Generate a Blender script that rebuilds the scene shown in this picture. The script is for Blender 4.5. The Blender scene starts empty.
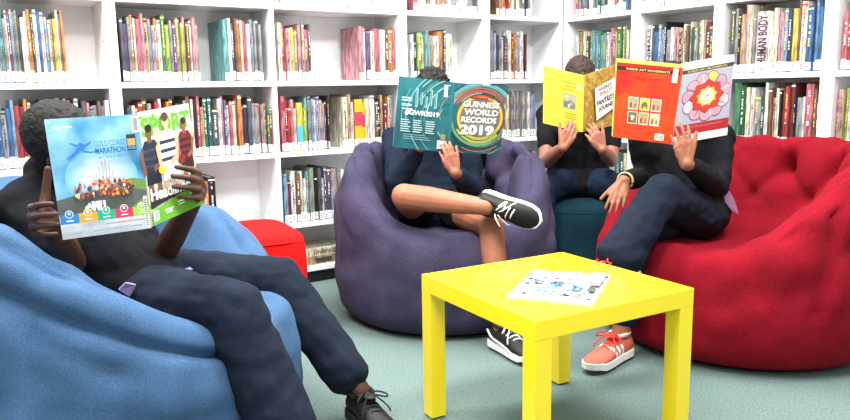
import bpy, bmesh, math, random
import numpy as np
from mathutils import Vector, Matrix, Quaternion, noise
random.seed(7)
scn = bpy.context.scene
COL = scn.collection
V = Vector
# ------------------------------------------------------------------ camera
F, PIT, ROL, CH = 737.7757, 0.1628, -0.0163, 1.0026
cp, sp, cr, sr = math.cos(PIT), math.sin(PIT), math.cos(ROL), math.sin(ROL)
fwd = V((0, cp, -sp)); rgt0 = V((1, 0, 0)); dwn0 = V((0, -sp, -cp))
rgt = rgt0 * cr - dwn0 * sr
dwn = rgt0 * sr + dwn0 * cr
CAM = V((0, 0, CH))
cam = bpy.data.cameras.new('camera'); cam.sensor_width = 36; cam.lens = 36 * F / 850
camo = bpy.data.objects.new('camera', cam); COL.objects.link(camo)
M = Matrix.Identity(4)
for i in range(3):
    M[i][0] = rgt[i]; M[i][1] = -dwn[i]; M[i][2] = -fwd[i]; M[i][3] = CAM[i]
camo.matrix_world = M; cam.clip_start = 0.02; cam.clip_end = 100
scn.camera = camo

def ray(px, py):
    u0, v0 = px - 425, py - 210
    return (fwd + rgt * (u0 / F) + dwn * (v0 / F))
def at(px, py, Y):
    r = ray(px, py); return CAM + r * (Y / r.y)
def atz(px, py, z):
    r = ray(px, py); return CAM + r * ((z - CH) / r.z)
def px(P):
    q = V(P) - CAM
    return 425 + F * q.dot(rgt) / q.dot(fwd), 210 + F * q.dot(dwn) / q.dot(fwd)

# ------------------------------------------------------------------ materials
def lin(c):
    return tuple(((x / 255) / 12.92 if x / 255 <= 0.04045 else ((x / 255 + 0.055) / 1.055) ** 2.4) for x in c) + (1,)
MATS = {}
def mat(name, rgb, rough=0.6, noise_amt=0.0, noise_scale=40, bump=0.0, bump_scale=200, sheen=0.0, spec=0.4, rgb2=None, metal=0.0, coat=0.0, stretch=None):
    key = name
    if key in MATS: return MATS[key]
    m = bpy.data.materials.new(name); m.use_nodes = True
    nt = m.node_tree; b = nt.nodes['Principled BSDF']
    b.inputs['Base Color'].default_value = lin(rgb); b.inputs['Roughness'].default_value = rough
    b.inputs['Specular IOR Level'].default_value = spec; b.inputs['Metallic'].default_value = metal
    if sheen: b.inputs['Sheen Weight'].default_value = sheen; b.inputs['Sheen Roughness'].default_value = 0.5
    if coat: b.inputs['Coat Weight'].default_value = coat
    tc = nt.nodes.new('ShaderNodeTexCoord'); src = tc.outputs['Object']
    if stretch:
        mp = nt.nodes.new('ShaderNodeMapping'); mp.inputs['Scale'].default_value = stretch
        nt.links.new(src, mp.inputs['Vector']); src = mp.outputs['Vector']
    if noise_amt or rgb2:
        n = nt.nodes.new('ShaderNodeTexNoise'); n.inputs['Scale'].default_value = noise_scale; n.inputs['Detail'].default_value = 5
        nt.links.new(src, n.inputs['Vector'])
        r = nt.nodes.new('ShaderNodeValToRGB')
        a = rgb; c2 = rgb2 if rgb2 else tuple(max(0, min(255, x * (1 - noise_amt))) for x in rgb)
        r.color_ramp.elements[0].color = lin(c2); r.color_ramp.elements[0].position = 0.38
        r.color_ramp.elements[1].color = lin(a); r.color_ramp.elements[1].position = 0.62
        nt.links.new(n.outputs['Fac'], r.inputs['Fac']); nt.links.new(r.outputs['Color'], b.inputs['Base Color'])
    if bump:
        n2 = nt.nodes.new('ShaderNodeTexNoise'); n2.inputs['Scale'].default_value = bump_scale; n2.inputs['Detail'].default_value = 3
        nt.links.new(src, n2.inputs['Vector'])
        bp = nt.nodes.new('ShaderNodeBump'); bp.inputs['Strength'].default_value = bump; bp.inputs['Distance'].default_value = 0.004
        nt.links.new(n2.outputs['Fac'], bp.inputs['Height']); nt.links.new(bp.outputs['Normal'], b.inputs['Normal'])
    MATS[key] = m
    return m
def fabric(name, rgb, dark, scale=260, bump=0.5, sheen=0.25, mott=9):
    """woven cloth: fine weave flecks over broad wear mottling"""
    if name in MATS: return MATS[name]
    m = bpy.data.materials.new(name); m.use_nodes = True
    nt = m.node_tree; b = nt.nodes['Principled BSDF']; L = nt.links.new
    b.inputs['Roughness'].default_value = 0.9; b.inputs['Specular IOR Level'].default_value = 0.15
    b.inputs['Sheen Weight'].default_value = sheen; b.inputs['Sheen Roughness'].default_value = 0.45
    b.inputs['Sheen Tint'].default_value = lin(rgb)
    tc = nt.nodes.new('ShaderNodeTexCoord')
    n = nt.nodes.new('ShaderNodeTexNoise'); n.inputs['Scale'].default_value = scale; n.inputs['Detail'].default_value = 2
    n2 = nt.nodes.new('ShaderNodeTexNoise'); n2.inputs['Scale'].default_value = mott; n2.inputs['Detail'].default_value = 4
    L(tc.outputs['Object'], n.inputs['Vector']); L(tc.outputs['Object'], n2.inputs['Vector'])
    mx = nt.nodes.new('ShaderNodeMath'); mx.operation = 'MULTIPLY_ADD'; mx.inputs[1].default_value = 0.65
    L(n.outputs['Fac'], mx.inputs[0])
    m2 = nt.nodes.new('ShaderNodeMath'); m2.operation = 'MULTIPLY'; m2.inputs[1].default_value = 0.35
    L(n2.outputs['Fac'], m2.inputs[0]); L(m2.outputs[0], mx.inputs[2])
    r = nt.nodes.new('ShaderNodeValToRGB'); r.color_ramp.elements[0].position = 0.36; r.color_ramp.elements[1].position = 0.64
    r.color_ramp.elements[0].color = lin(dark); r.color_ramp.elements[1].color = lin(rgb)
    L(mx.outputs[0], r.inputs['Fac']); L(r.outputs['Color'], b.inputs['Base Color'])
    bp = nt.nodes.new('ShaderNodeBump'); bp.inputs['Strength'].default_value = bump; bp.inputs['Distance'].default_value = 0.003
    L(mx.outputs[0], bp.inputs['Height']); L(bp.outputs['Normal'], b.inputs['Normal'])
    MATS[name] = m
    return m
def flat(rgb, rough=0.5):
    return mat('ink_%d_%d_%d' % tuple(rgb), rgb, rough)
WHITE = mat('white_laminate', (240, 241, 242), 0.45, spec=0.4)
PAPER = mat('paper', (236, 230, 216), 0.8, noise_amt=0.08, noise_scale=300)
LABELW = mat('label_white', (248, 248, 246), 0.5)
BLACK = mat('black_print', (22, 22, 24), 0.5)

# ------------------------------------------------------------------ object helpers
def link(name, me, m=None, parent=None, loc=None):
    o = bpy.data.objects.new(name, me); COL.objects.link(o)
    if m is not None:
        for x in (m if isinstance(m, (list, tuple)) else [m]): me.materials.append(x)
    if parent: o.parent = parent
    if loc is not None: o.location = loc
    return o
def from_bm(name, bm, m=None, parent=None, smooth=False, loc=None):
    me = bpy.data.meshes.new(name); bm.to_mesh(me); bm.free()
    if smooth:
        me.polygons.foreach_set('use_smooth', [True] * len(me.polygons))
    return link(name, me, m, parent, loc)
def empty(name, loc=(0, 0, 0), rz=0.0):
    o = bpy.data.objects.new(name, None); COL.objects.link(o)
    o.empty_display_size = 0.1; o.location = loc; o.rotation_euler = (0, 0, rz); return o
def tag(o, label, cat, group=None):
    o['label'] = label; o['category'] = cat
    if group: o['group'] = group
    return o
def struct(o, kind='structure'):
    o['kind'] = kind; return o
def box(bm, x0, x1, y0, y1, z0, z1, T=None, mi=0):
    vs = [bm.verts.new(T @ V(c) if T is not None else V(c)) for c in ((x0, y0, z0), (x1, y0, z0), (x1, y1, z0), (x0, y1, z0), (x0, y0, z1), (x1, y0, z1), (x1, y1, z1), (x0, y1, z1))]
    for f in ((0, 3, 2, 1), (4, 5, 6, 7), (0, 1, 5, 4), (1, 2, 6, 5), (2, 3, 7, 6), (3, 0, 4, 7)):
        fc = bm.faces.new([vs[i] for i in f]); fc.material_index = mi
    return vs
def bevel(bm, w, seg=2):
    bmesh.ops.bevel(bm, geom=bm.edges[:], offset=w, segments=seg, affect='EDGES', profile=0.7)
def frame_from(z, hint=V((0, 0, 1))):
    z = z.normalized()
    if abs(z.dot(hint)) > 0.97: hint = V((1, 0, 0))
    x = hint.cross(z).normalized(); y = z.cross(x)
    return x, y, z
def capsule(bm, p, q, r1, r2=None, seg=14):
    p = V(p); q = V(q); r2 = r1 if r2 is None else r2
    d = q - p
    if d.length < 1e-6: d = V((0, 0, 1e-5))
    x, y, z = frame_from(d)
    rings = []
    K = 4
    for k in range(1, K + 1):
        a = -math.pi / 2 + (math.pi / 2) * k / K
        rings.append((p + z * (r1 * math.sin(a)), r1 * math.cos(a)))
    for k in range(0, K):
        a = (math.pi / 2) * k / K
        rings.append((q + z * (r2 * math.sin(a)), r2 * math.cos(a)))
    R = [[bm.verts.new(c + (x * math.cos(t) + y * math.sin(t)) * r) for t in [2 * math.pi * i / seg for i in range(seg)]] for c, r in rings]
    a = bm.verts.new(p - z * r1); b = bm.verts.new(q + z * r2)
    for i in range(seg):
        j = (i + 1) % seg
        bm.faces.new((a, R[0][j], R[0][i])); bm.faces.new((b, R[-1][i], R[-1][j]))
        for k in range(len(R) - 1): bm.faces.new((R[k][i], R[k][j], R[k + 1][j], R[k + 1][i]))
def chain(bm, pts, rs, seg=14):
    for i in range(len(pts) - 1): capsule(bm, pts[i], pts[i + 1], rs[i], rs[i + 1], seg)
def ellipsoid(bm, c, rad, axes=None, sub=3):
    m = Matrix.Identity(4)
    ax = axes or (V((1, 0, 0)), V((0, 1, 0)), V((0, 0, 1)))
    for i in range(3):
        for j in range(3): m[j][i] = ax[i][j] * rad[i]
        m[i][3] = c[i]
    bmesh.ops.create_icosphere(bm, subdivisions=sub, radius=1, matrix=m)
def fuse(name, bm, m, parent=None, voxel=0.006, smooth=4, disp=None, ratio=None):
    """one continuous surface grown round a set of overlapping volumes"""
    me = bpy.data.meshes.new('tmp'); bmesh.ops.recalc_face_normals(bm, faces=bm.faces[:]); bm.to_mesh(me); bm.free()
    o = bpy.data.objects.new('tmp', me); COL.objects.link(o)
    r = o.modifiers.new('r', 'REMESH'); r.mode = 'VOXEL'; r.voxel_size = voxel; r.adaptivity = 0
    s = o.modifiers.new('s', 'SMOOTH'); s.factor = 0.5; s.iterations = smooth
    if ratio:
        dd = o.modifiers.new('d', 'DECIMATE'); dd.ratio = ratio
    dg = bpy.context.evaluated_depsgraph_get(); dg.update()
    out = bpy.data.meshes.new_from_object(o.evaluated_get(dg)); out.name = name
    bpy.data.objects.remove(o); bpy.data.meshes.remove(me)
    out.materials.clear()
    if disp:
        n = len(out.vertices); co = np.empty(n * 3); no = np.empty(n * 3)
        out.vertices.foreach_get('co', co); out.vertices.foreach_get('normal', no)
        co = co.reshape(-1, 3); no = no.reshape(-1, 3)
        out.vertices.foreach_set('co', (co + no * np.array([disp(V(c)) for c in co])[:, None]).ravel())
    out.polygons.foreach_set('use_smooth', [True] * len(out.polygons))
    return link(name, out, m, parent)
def tube(name, pts, r, m, parent=None, seg=8, closed=False, sub=4):
    """round bar along a smoothed path"""
    P = [V(p) for p in pts]; Q = []
    n = len(P)
    for i in range(n - (0 if closed else 1)):
        p0 = P[(i - 1) % n] if (closed or i > 0) else P[0]; p1 = P[i]; p2 = P[(i + 1) % n]; p3 = P[(i + 2) % n] if (closed or i + 2 < n) else P[-1]
        for k in range(sub):
            t = k / sub
            Q.append(0.5 * ((2 * p1) + (p2 - p0) * t + (2 * p0 - 5 * p1 + 4 * p2 - p3) * t * t + (3 * p1 - p0 - 3 * p2 + p3) * t ** 3))
    if not closed: Q.append(P[-1])
    bm = bmesh.new(); rings = []
    up = V((0, 0, 1)); N = len(Q)
    for i in range(N):
        a = Q[(i - 1) % N] if (closed or i > 0) else Q[0]; b = Q[(i + 1) % N] if (closed or i < N - 1) else Q[-1]
        t = (b - a)
        x, y, z = frame_from(t if t.length > 1e-9 else V((0, 0, 1)), up)
        rings.append([bm.verts.new(Q[i] + (x * math.cos(2 * math.pi * k / seg) + y * math.sin(2 * math.pi * k / seg)) * r) for k in range(seg)])
    for i in range(N if closed else N - 1):
        A = rings[i]; B = rings[(i + 1) % N]
        for k in range(seg): bm.faces.new((A[k], A[(k + 1) % seg], B[(k + 1) % seg], B[k]))
    if not closed:
        bm.faces.new(rings[0][::-1]); bm.faces.new(rings[-1])
    bmesh.ops.recalc_face_normals(bm, faces=bm.faces[:])
    return from_bm(name, bm, m, parent, True)

# ------------------------------------------------------------------ room
CO = V((0.88218, 4.73403, 0))           # inner corner where the two shelf fronts meet
D = V((0.83703, 0.54716, 0))            # along the left shelves, towards the corner
N = V((0.54716, -0.83703, 0))           # along the right shelves, away from the corner
DEP = 0.27
ZS = [0.0667, 0.3057, 0.6735, 1.0262, 1.3966, 1.762]   # undersides of the boards
TB = 0.026
def LM(m, back=0.0, z=0.0): return CO + D * m - N * back + V((0, 0, z))
def RM(m, back=0.0, z=0.0): return CO + N * m + D * back + V((0, 0, z))
def TL(m): return Matrix(((D.x, -N.x, 0, CO.x + D.x * m), (D.y, -N.y, 0, CO.y + D.y * m), (0, 0, 1, 0), (0, 0, 0, 1)))   # x along, y into shelf
def TR(m): return Matrix(((N.x, D.x, 0, CO.x + N.x * m), (N.y, D.y, 0, CO.y + N.y * m), (0, 0, 1, 0), (0, 0, 0, 1)))

carpet = mat('carpet', (118, 138, 134), 0.95, rgb2=(100, 121, 117), noise_scale=130, bump=0.9, bump_scale=420, spec=0.1)
bm = bmesh.new(); box(bm, -4.5, 4.5, -3.2, 7.2, -0.05, 0); struct(from_bm('floor', bm, carpet))
wallm = mat('wall_paint', (228, 230, 230), 0.8, noise_amt=0.03, noise_scale=3)
bm = bmesh.new(); box(bm, -5.2, 0.62, DEP + 0.004, DEP + 0.104, 0, 2.75, TL(0)); struct(from_bm('wall_left', bm, wallm))
bm = bmesh.new(); box(bm, -0.40, 4.2, DEP + 0.004, DEP + 0.104, 0, 2.75, TR(0)); struct(from_bm('wall_right', bm, wallm))
bm = bmesh.new(); box(bm, -4.5, 4.5, -3.2, 7.2, 2.75, 2.8); struct(from_bm('ceiling', bm, mat('ceiling_tile', (235, 236, 236), 0.9, noise_amt=0.05, noise_scale=60)))

# ------------------------------------------------------------------ bookcases
def bookcase(T, x0, x1, label, dividers=(), pl=0.025):
    t = empty('bookcase'); t.matrix_world = T @ Matrix.Translation((x0, 0, 0))
    w = x1 - x0
    tag(t, label, 'bookcase', 'white bookcases along the walls')
    H = ZS[-1] + TB + 0.08
    def part(nm, *a):
        b = bmesh.new(); box(b, *a); bevel(b, 0.0015, 1); return from_bm(nm, b, WHITE, t)
    e = 0.0012
    part('side_panel', e, pl, 0, DEP - .012, 0, H); part('side_panel', w - pl, w - e, 0, DEP - .012, 0, H)
    part('back_panel', e, w - e, DEP - .0118, DEP, 0, H)
    ed = [(pl, w - pl)]
    if dividers:
        xs = [pl] + [v for dv in dividers for v in (dv - x0 - .0125, dv - x0 + .0125)] + [w - pl]
        ed = [(xs[i], xs[i + 1]) for i in range(0, len(xs), 2)]
        for dv in dividers: part('divider_panel', dv - x0 - .0125, dv - x0 + .0125, 0.001, DEP - .012, ZS[0], H - .03)
    for z in ZS:
        for a, b in ed: part('shelf', a + .0005, b - .0005, 0.002, DEP - .0125, z, z + TB)
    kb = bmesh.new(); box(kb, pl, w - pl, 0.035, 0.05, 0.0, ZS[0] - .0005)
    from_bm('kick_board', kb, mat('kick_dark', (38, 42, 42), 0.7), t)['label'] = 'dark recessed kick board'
    part('top_panel', pl + .0005, w - pl - .0005, 0.002, DEP - .0125, H - .028, H)
    pg = bmesh.new()
    for xx, fx in ((pl, 1), (w - pl, -1)):
        for yy in (0.05, 0.2):
            for z in ZS[:-1]:
                box(pg, min(xx, xx + fx * .001), max(xx, xx + fx * .001), yy - .003, yy + .003, z + .2, z + .206)
    from_bm('peg_holes', pg, mat('hole_dark', (90, 92, 94), .8), t)
    return t
bookcase(TL(0), -3.47, -2.662, 'white bookcase at the far left, cut by the left edge of the view')
bookcase(TL(0), -2.662, -1.178, 'wide white two-bay bookcase between the seated left boy and the purple bean bag', (-1.9245,))
bookcase(TL(0), -1.178, -0.603, 'white bookcase directly behind the boy with the teal book', pl=.027)
bookcase(TL(0), -0.603, -0.001, 'narrow white bookcase left of the room corner, beside the teal book', pl=.024)
bookcase(TR(0), 0.001, 0.575, 'white bookcase right of the room corner, behind the yellow book', pl=.031)
bookcase(TR(0), 0.575, 1.11, 'white bookcase behind the red and orange art book', pl=.031)
bookcase(TR(0), 1.11, 1.675, 'white bookcase directly behind the red bean bag', pl=.031)
bookcase(TR(0), 1.675, 2.25, 'white bookcase at the right edge of the view', pl=.031)

# ------------------------------------------------------------------ shelved books
PAL = dict(palepink=(232, 204, 206), white=(236, 236, 234), cream=(232, 222, 196), grey=(150, 152, 156), darkgrey=(84, 88, 94), black=(40, 40, 44), red=(196, 44, 52), darkred=(130, 40, 48),
    pink=(226, 138, 150), rose=(214, 96, 112), orange=(230, 132, 52), yellow=(236, 206, 60), lime=(160, 196, 66), green=(58, 140, 82), darkgreen=(34, 92, 66), teal=(96, 176, 176), darkteal=(34, 104, 112),
    blue=(48, 104, 176), lightblue=(120, 170, 206), navy=(40, 52, 92), purple=(104, 80, 132), lilac=(176, 160, 196), brown=(128, 88, 62), tan=(198, 164, 120))
PAL = {k: tuple(int(c + ((sum(v) / 3 * .6 + 50) - c) * .26) if k not in ('palepink', 'white', 'cream', 'black') else c for c in v) for k, v in PAL.items()}
CNAME = dict(palepink='pale pink', darkgrey='dark grey', darkred='dark red', darkgreen='dark green', darkteal='dark teal', lightblue='light blue')
INKS = [(245, 245, 240), (30, 30, 34), (240, 214, 90), (200, 50, 50), (60, 110, 160)]
ORD = ['first', 'second', 'third', 'fourth', 'fifth', 'sixth', 'seventh', 'eighth', 'ninth', 'tenth', 'eleventh', 'twelfth', 'thirteenth', 'fourteenth', 'fifteenth', 'sixteenth', 'seventeenth', 'eighteenth', 'nineteenth', 'twentieth']
def ordinal(i):
    if i < 20: return ORD[i]
    t, u = divmod(i + 1, 10); tens = {2: 'twenty', 3: 'thirty', 4: 'forty', 5: 'fifty'}[t]
    return (tens[:-1] + 'ieth') if u == 0 else tens + '-' + ORD[u - 1]
def cmat(cn): return mat('cover_' + cn, PAL[cn], 0.42, noise_amt=0.42, noise_scale=90, stretch=(1, 1, .16))
textcache = {}
def text_mesh(s, bold=0.0, shear=0.0):
    k = (s, bold, shear)
    if k in textcache: return textcache[k]
    cu = bpy.data.curves.new('txt', 'FONT'); cu.body = s; cu.size = 1; cu.offset = bold; cu.shear = shear; cu.align_x = 'LEFT'; cu.resolution_u = 3
    o = bpy.data.objects.new('txt', cu); COL.objects.link(o)
    dg = bpy.context.evaluated_depsgraph_get(); dg.update()
    me = bpy.data.meshes.new_from_object(o.evaluated_get(dg))
    bpy.data.objects.remove(o); bpy.data.curves.remove(cu)
    vs = [v.co.copy() for v in me.vertices]; fs = [tuple(p.vertices) for p in me.polygons]
    bpy.data.meshes.remove(me)
    x0 = min(v.x for v in vs); x1 = max(v.x for v in vs); y0 = min(v.y for v in vs); y1 = max(v.y for v in vs)
    vs = [((v.x - x0) / (x1 - x0), (v.y - y0) / (y1 - y0)) for v in vs]
    textcache[k] = (vs, fs)
    return textcache[k]
BOOKN = [0]
def book(T, x, y, z, th, dep, hgt, cn, label, group, sticker=True, title=None, ink=None, tilt=0.0, bands=None):
    """upright book, spine to -y; x along the shelf, y into the shelf"""
    rnd = random.Random(BOOKN[0] * 31 + 5); BOOKN[0] += 1
    t = empty('book'); t.matrix_world = T @ Matrix.Translation((x, y, z)) @ Matrix.Rotation(tilt, 4, 'Y')
    tag(t, label, 'book', group)
    bd = min(0.0025, th * .2)
    b = bmesh.new()
    h = th / 2
    # spine board bulges a little
    box(b, -h, -h + bd, 0, dep, 0, hgt); box(b, h - bd, h, 0, dep, 0, hgt)
    n = 4; f = [(-h + bd + (th - 2 * bd) * i / n) for i in range(n + 1)]; bul = min(.004, th * .12)
    for i in range(n):
        a0 = -bul * (1 - ((f[i]) / h) ** 2); a1 = -bul * (1 - ((f[i + 1]) / h) ** 2)
        vs = [b.verts.new(v) for v in ((f[i], a0, 0), (f[i + 1], a1, 0), (f[i + 1], a1, hgt), (f[i], a0, hgt), (f[i], a0 + bd, 0), (f[i + 1], a1 + bd, 0), (f[i + 1], a1 + bd, hgt), (f[i], a0 + bd, hgt))]
        for q in ((0, 1, 2, 3), (5, 4, 7, 6), (0, 4, 5, 1), (3, 2, 6, 7)): b.faces.new([vs[k] for k in q])
    ms = [cmat(cn)]
    yo = -bul - .0006
    def quad(u0, u1, z0, z1, mi):
        vs = [b.verts.new(c) for c in ((u0, yo, z0), (u1, yo, z0), (u1, yo, z1), (u0, yo, z1))]
        b.faces.new(vs).material_index = mi
    for (z0, z1, c) in bands or ():
        ms.append(flat(c)); yo -= .0001; quad(-h * .97, h * .97, z0 * hgt, z1 * hgt, len(ms) - 1)
    nb = len(ms); yo -= .0003
    if th > .006:
        light = sum(PAL[cn]) > 430
        c1 = ink or rnd.choice(INKS[1:] if light else [INKS[0], INKS[0], INKS[2]])
        ms.append(flat(c1)); ink_i = len(ms) - 1
        if title:
            vs, fs = text_mesh(title, .02)
            tv = [b.verts.new((h * .7 - v * th * .7, yo, hgt * .14 + u * hgt * .8)) for u, v in vs]
            for q in fs:
                try: b.faces.new([tv[i] for i in q]).material_index = ink_i
                except ValueError: pass
        elif not bands:
            plain = rnd.random(); zz = hgt * rnd.uniform(.34, .42); top = hgt * rnd.uniform(.82, .93)   # worn lettering strokes along the spine
            while zz < top:
                l = rnd.uniform(.004, .013)
                if plain < .66 and rnd.random() < .75: quad(-h * .30, h * rnd.uniform(.05, .30), zz, min(zz + l, top), ink_i)
                zz += l + rnd.uniform(.002, .006)
            if rnd.random() < .35: quad(-h * .9, h * .9, hgt * .94, hgt * .965, ink_i)
    from_bm('cover', b, ms, t)
    b = bmesh.new(); box(b, -h + bd + .0001, h - bd - .0001, bd * 1.5, dep - .004, .003, hgt - .004); from_bm('page_block', b, PAPER, t)
    if sticker and th > .004:
        b = bmesh.new(); zz = .006
        box(b, -h * .96, h * .96, -bul - .0014, -bul + .001, zz, zz + rnd.uniform(.034, .046))
        ms2 = [LABELW]
        if th > .008:
            ms2.append(flat(rnd.choice([(90, 92, 96), (190, 60, 70), (60, 60, 66), (120, 120, 124)])))
            for k in range(3):
                if rnd.random() < .8:
                    z1 = zz + .006 + k * .009
                    vs = [b.verts.new(c) for c in ((-h * .6, -bul - .0017, z1), (h * rnd.uniform(.1, .6), -bul - .0017, z1), (h * .5, -bul - .0017, z1 + .005), (-h * .6, -bul - .0017, z1 + .005))]
                    b.faces.new(vs).material_index = 1
        from_bm('spine_label', b, ms2, t)
    return t
def solve_m(fn, xpx, z):
    lo, hi = (-3.9, 0.0) if fn is LM else (0.0, 2.3)
    for _ in range(40):
        m = (lo + hi) / 2
        if px(fn(m, .02, z))[0] < xpx: lo = m
        else: hi = m
    return (lo + hi) / 2
SHN = {5: 'top shelf', 4: 'upper shelf', 3: 'middle shelf', 2: 'lower shelf', 1: 'bottom shelf'}
STUFF = dict(bm=bmesh.new(), mats=[])
def stuff_book(T, x, y, z, th, dep, hgt, cn):
    b, ms = STUFF['bm'], STUFF['mats']
    def mi(m):
        if m not in ms: ms.append(m)
        return ms.index(m)
    M_ = T @ Matrix.Translation((x, y, z)); h = th / 2
    box(b, -h, h, 0, dep, 0, hgt, M_, mi(cmat(cn))); box(b, -h * .9, h * .9, -.001, .001, .006, random.uniform(.036, .05), M_, mi(LABELW)); box(b, -h + .002, h - .002, .003, dep - .003, hgt, hgt + .0004, M_, mi(PAPER))
    for k in range(2):
        if random.random() < .7: box(b, -h * .6, h * .4, -.0014, -.0009, .012 + .012 * k, .018 + .012 * k, M_, mi(flat(random.choice([(110, 112, 118), (190, 90, 96), (90, 100, 130)]))))
    if random.random() < .6: box(b, -h * .4, h * .3, -.0006, .0005, .08, hgt * random.uniform(.5, .9), M_, mi(flat(random.choice(INKS))))
OPEN_L = [(-3.443, -2.689), (-2.635, -1.939), (-1.91, -1.205), (-1.149, -.632), (-.577, -.027)]
OPEN_R = [(.034, .542), (.608, 1.077), (1.143, 1.642), (1.708, 2.217)]
def run(side, row, x0, x1, cols, hts, where, start, titles=None, vary=.012, sticker=True, inset=.02, stuff=False, bands=None):
    """a run of upright books between two points of a shelf; cols: colour names, an optional *w gives relative thickness"""
    fn = LM if side == 'L' else RM; T = TL(0) if side == 'L' else TR(0)
    zb = ZS[row - 1] + TB + .0006 if row else 0
    m0 = solve_m(fn, x0, zb + .1); m1 = solve_m(fn, x1, zb + .1)
    for a, b_ in (OPEN_L if side == 'L' else OPEN_R):
        if a <= (m0 + m1) / 2 <= b_: m0 = max(m0, a + .002); m1 = min(m1, b_ - .002)
    items = []
    for c in cols:
        if '*' in c: a, w = c.split('*'); items.append((a, float(w)))
        else: items.append((c if random.random() > .30 else random.choice(('grey', 'cream', 'white', 'darkgrey', 'tan', 'grey', 'brown')), random.uniform(.75, 1.25)))
    tot = sum(w for _, w in items); x = m0
    sh = SHN[row]
    for i, (cn, w) in enumerate(items):
        th = (m1 - m0) * w / tot
        hh = hts[0] - .012 + (hts[1] - hts[0] + .016) * random.random() ** .8
        adj = ('thick ' if th > .032 else 'slim ' if th < .013 else '') + CNAME.get(cn, cn)
        lab = '%s book, %s from the left, %s of %s' % (adj, ordinal(start + i), sh, where)
        ti = (titles or {}).get(i)
        if ti: lab = '%s lettered book, %s from left, %s of %s' % (adj, ordinal(start + i), sh, where)
        dep = min(DEP - .052, hh * random.uniform(.68, .8))
        if stuff:
            stuff_book(T, x + th / 2, inset + random.uniform(-.006, .01), zb, th - .0012, dep, hh, cn); x += th; continue
        book(T, x + th / 2, inset + random.uniform(-.008, .016), zb, th - .0014, dep, hh, cn, lab, 'books on the %s of the %s' % (sh, where), sticker, ti and ti[0], ti and ti[1], bands=(bands or {}).get(i))
        x += th
    return start + len(items)
def S(s): return s.split()
FL = 'far left bookcase'; WA = 'wide bookcase left bay'; WB = 'wide bookcase right bay'; TB_ = 'bookcase behind teal book'; CL = 'bookcase left of corner'
RA = 'bookcase behind yellow book'; RB = 'bookcase behind art book'; RC = 'bookcase behind red bag'; RD = 'right-edge bookcase'
# --- upper shelf (between boards B and A)
run('L', 4, -3, 66, S('white*.7 grey*.7 teal*1.2 grey cream*.7 purple grey teal*.7 darkgrey lilac white*1.4 cream*.7 orange*1.3 rose white blue*1.1 white*1.2 lightblue white*.7 green yellow*1.2 white*.7 tan orange'), (.265, .30), FL, 0)
k = run('L', 4, 122, 200, S('darkgrey*.8 purple grey*.7 orange*.8 white*.6 rose*1.3 pink tan*1.2 grey*.9 lilac*.8 orange*.7 cream green*1.1 lime*1.3 grey*.8 purple*.9 tan*1.2 lime*.9 pink*.8 grey white*.6 pink*1.1 rose'), (.255, .295), WA, 0)
run('L', 4, 224, 263, S('teal*1.3 white*.9 grey brown*.8 orange*.9 cream*.7 rose*1.1 white*.8 navy grey*.7 darkgrey grey'), (.255, .29), WA, k)
k = run('L', 4, 278, 312, S('cream rose*1.1 pink white*.6 yellow*.9 grey*.9 pink grey*.8 rose*1.3 darkgrey*.6'), (.255, .285), WB, 0)
run('L', 4, 359, 398, S('pink*1.1 white*.6 purple*.9 pink rose*1.3 white*1.2 brown*.7 orange*1.2 rose*.7'), (.25, .285), WB, k)
run('L', 4, 411, 453, S('white*.8 navy*.8 lime*1.1 cream*.9 teal*1.1 grey white*1.2 orange*1.4 darkgrey*.6 white*1.2 cream*.7'), (.245, .275), TB_, 0)
run('L', 4, 491, 527, S('grey lilac*.9 navy*.8 pink white*1.2 darkgrey rose*.8 white brown*.8 cream orange*.6 lilac white*1.2 grey darkred*.7'), (.25, .285), CL, 0)
run('R', 4, 574, 629, S('white*1.2 darkred*.7 tan cream*1.1 darkgreen*1.2 orange*.8 teal*1.2 lightblue*1 green*.8 teal grey*.7 white*.9 pink*1.2 brown*.7 tan*.8 green lime*.6 grey cream*.7'), (.255, .29), RA, 0)
run('R', 4, 645, 713, S('white*1.5 darkgrey*.8 blue*1.3 lightblue*1 lilac*.8 black*.7 grey*1.2 white*1 pink tan*1.2 cream*1.1 brown*.8 cream*.7 darkgreen*.9 grey lime*.8 cream*.8 darkred*1.2 darkgrey*1.2'), (.25, .285), RB, 0, {0: ('ANIMALS', (60, 60, 66)), 9: ('ATLAS', (40, 40, 44))})
run('R', 4, 730, 822, S('darkgrey*.9 grey*.8 black*.7 tan*1.2 pink*.7 cream*1.2 grey*.6 palepink*3.1 cream*1 cream*1.1 pink*1.3 lightblue*.9 navy*1 yellow*1.4 brown*.6 cream*1.3 blue*1.3 lightblue*.6 blue*1.3'), (.27, .325), RC, 0, {7: ('HUMAN BODY', (50, 46, 52))})
run('R', 4, 842, 868, S('rose*1.2 red white*.7 pink darkred lilac'), (.26, .30), RD, 0)
# --- middle shelf (between C and B)
run('L', 3, -3, 112, S('blue*1.4 navy blue*1.2 lightblue*.8 red*1.4 darkred*.9 orange*.9 cream*.8 lime*1 green*1.3 darkgreen*.9 lightblue*.7 black*1 green*.9 grey*1.2 tan*.8 darkgrey rose*.9 black*.9 cream teal*.7 darkgrey*1.3 pink*.8 navy grey*1.2 darkteal lilac*.8 darkgrey'), (.245, .285), FL, 0)
run('L', 3, 130, 273, S('darkgrey white*.8 orange red*1.2 brown cream green red*1.2 white*.8 black*1.3 orange red white darkgrey*1.2 darkgreen grey*.8 darkgrey cream*.7 black*1.2 rose*.9 darkred green*1.1 darkteal*1.2 darkgrey*1.8 grey lilac*.9 purple white*.8 rose*.8 cream*.9 brown*.8 orange*1.3 red*.7 navy*1.2 darkgrey lightblue*.8 black orange*.8 darkgrey rose*.7 green*.8 brown*.9'), (.235, .285), WA, 0)
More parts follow.
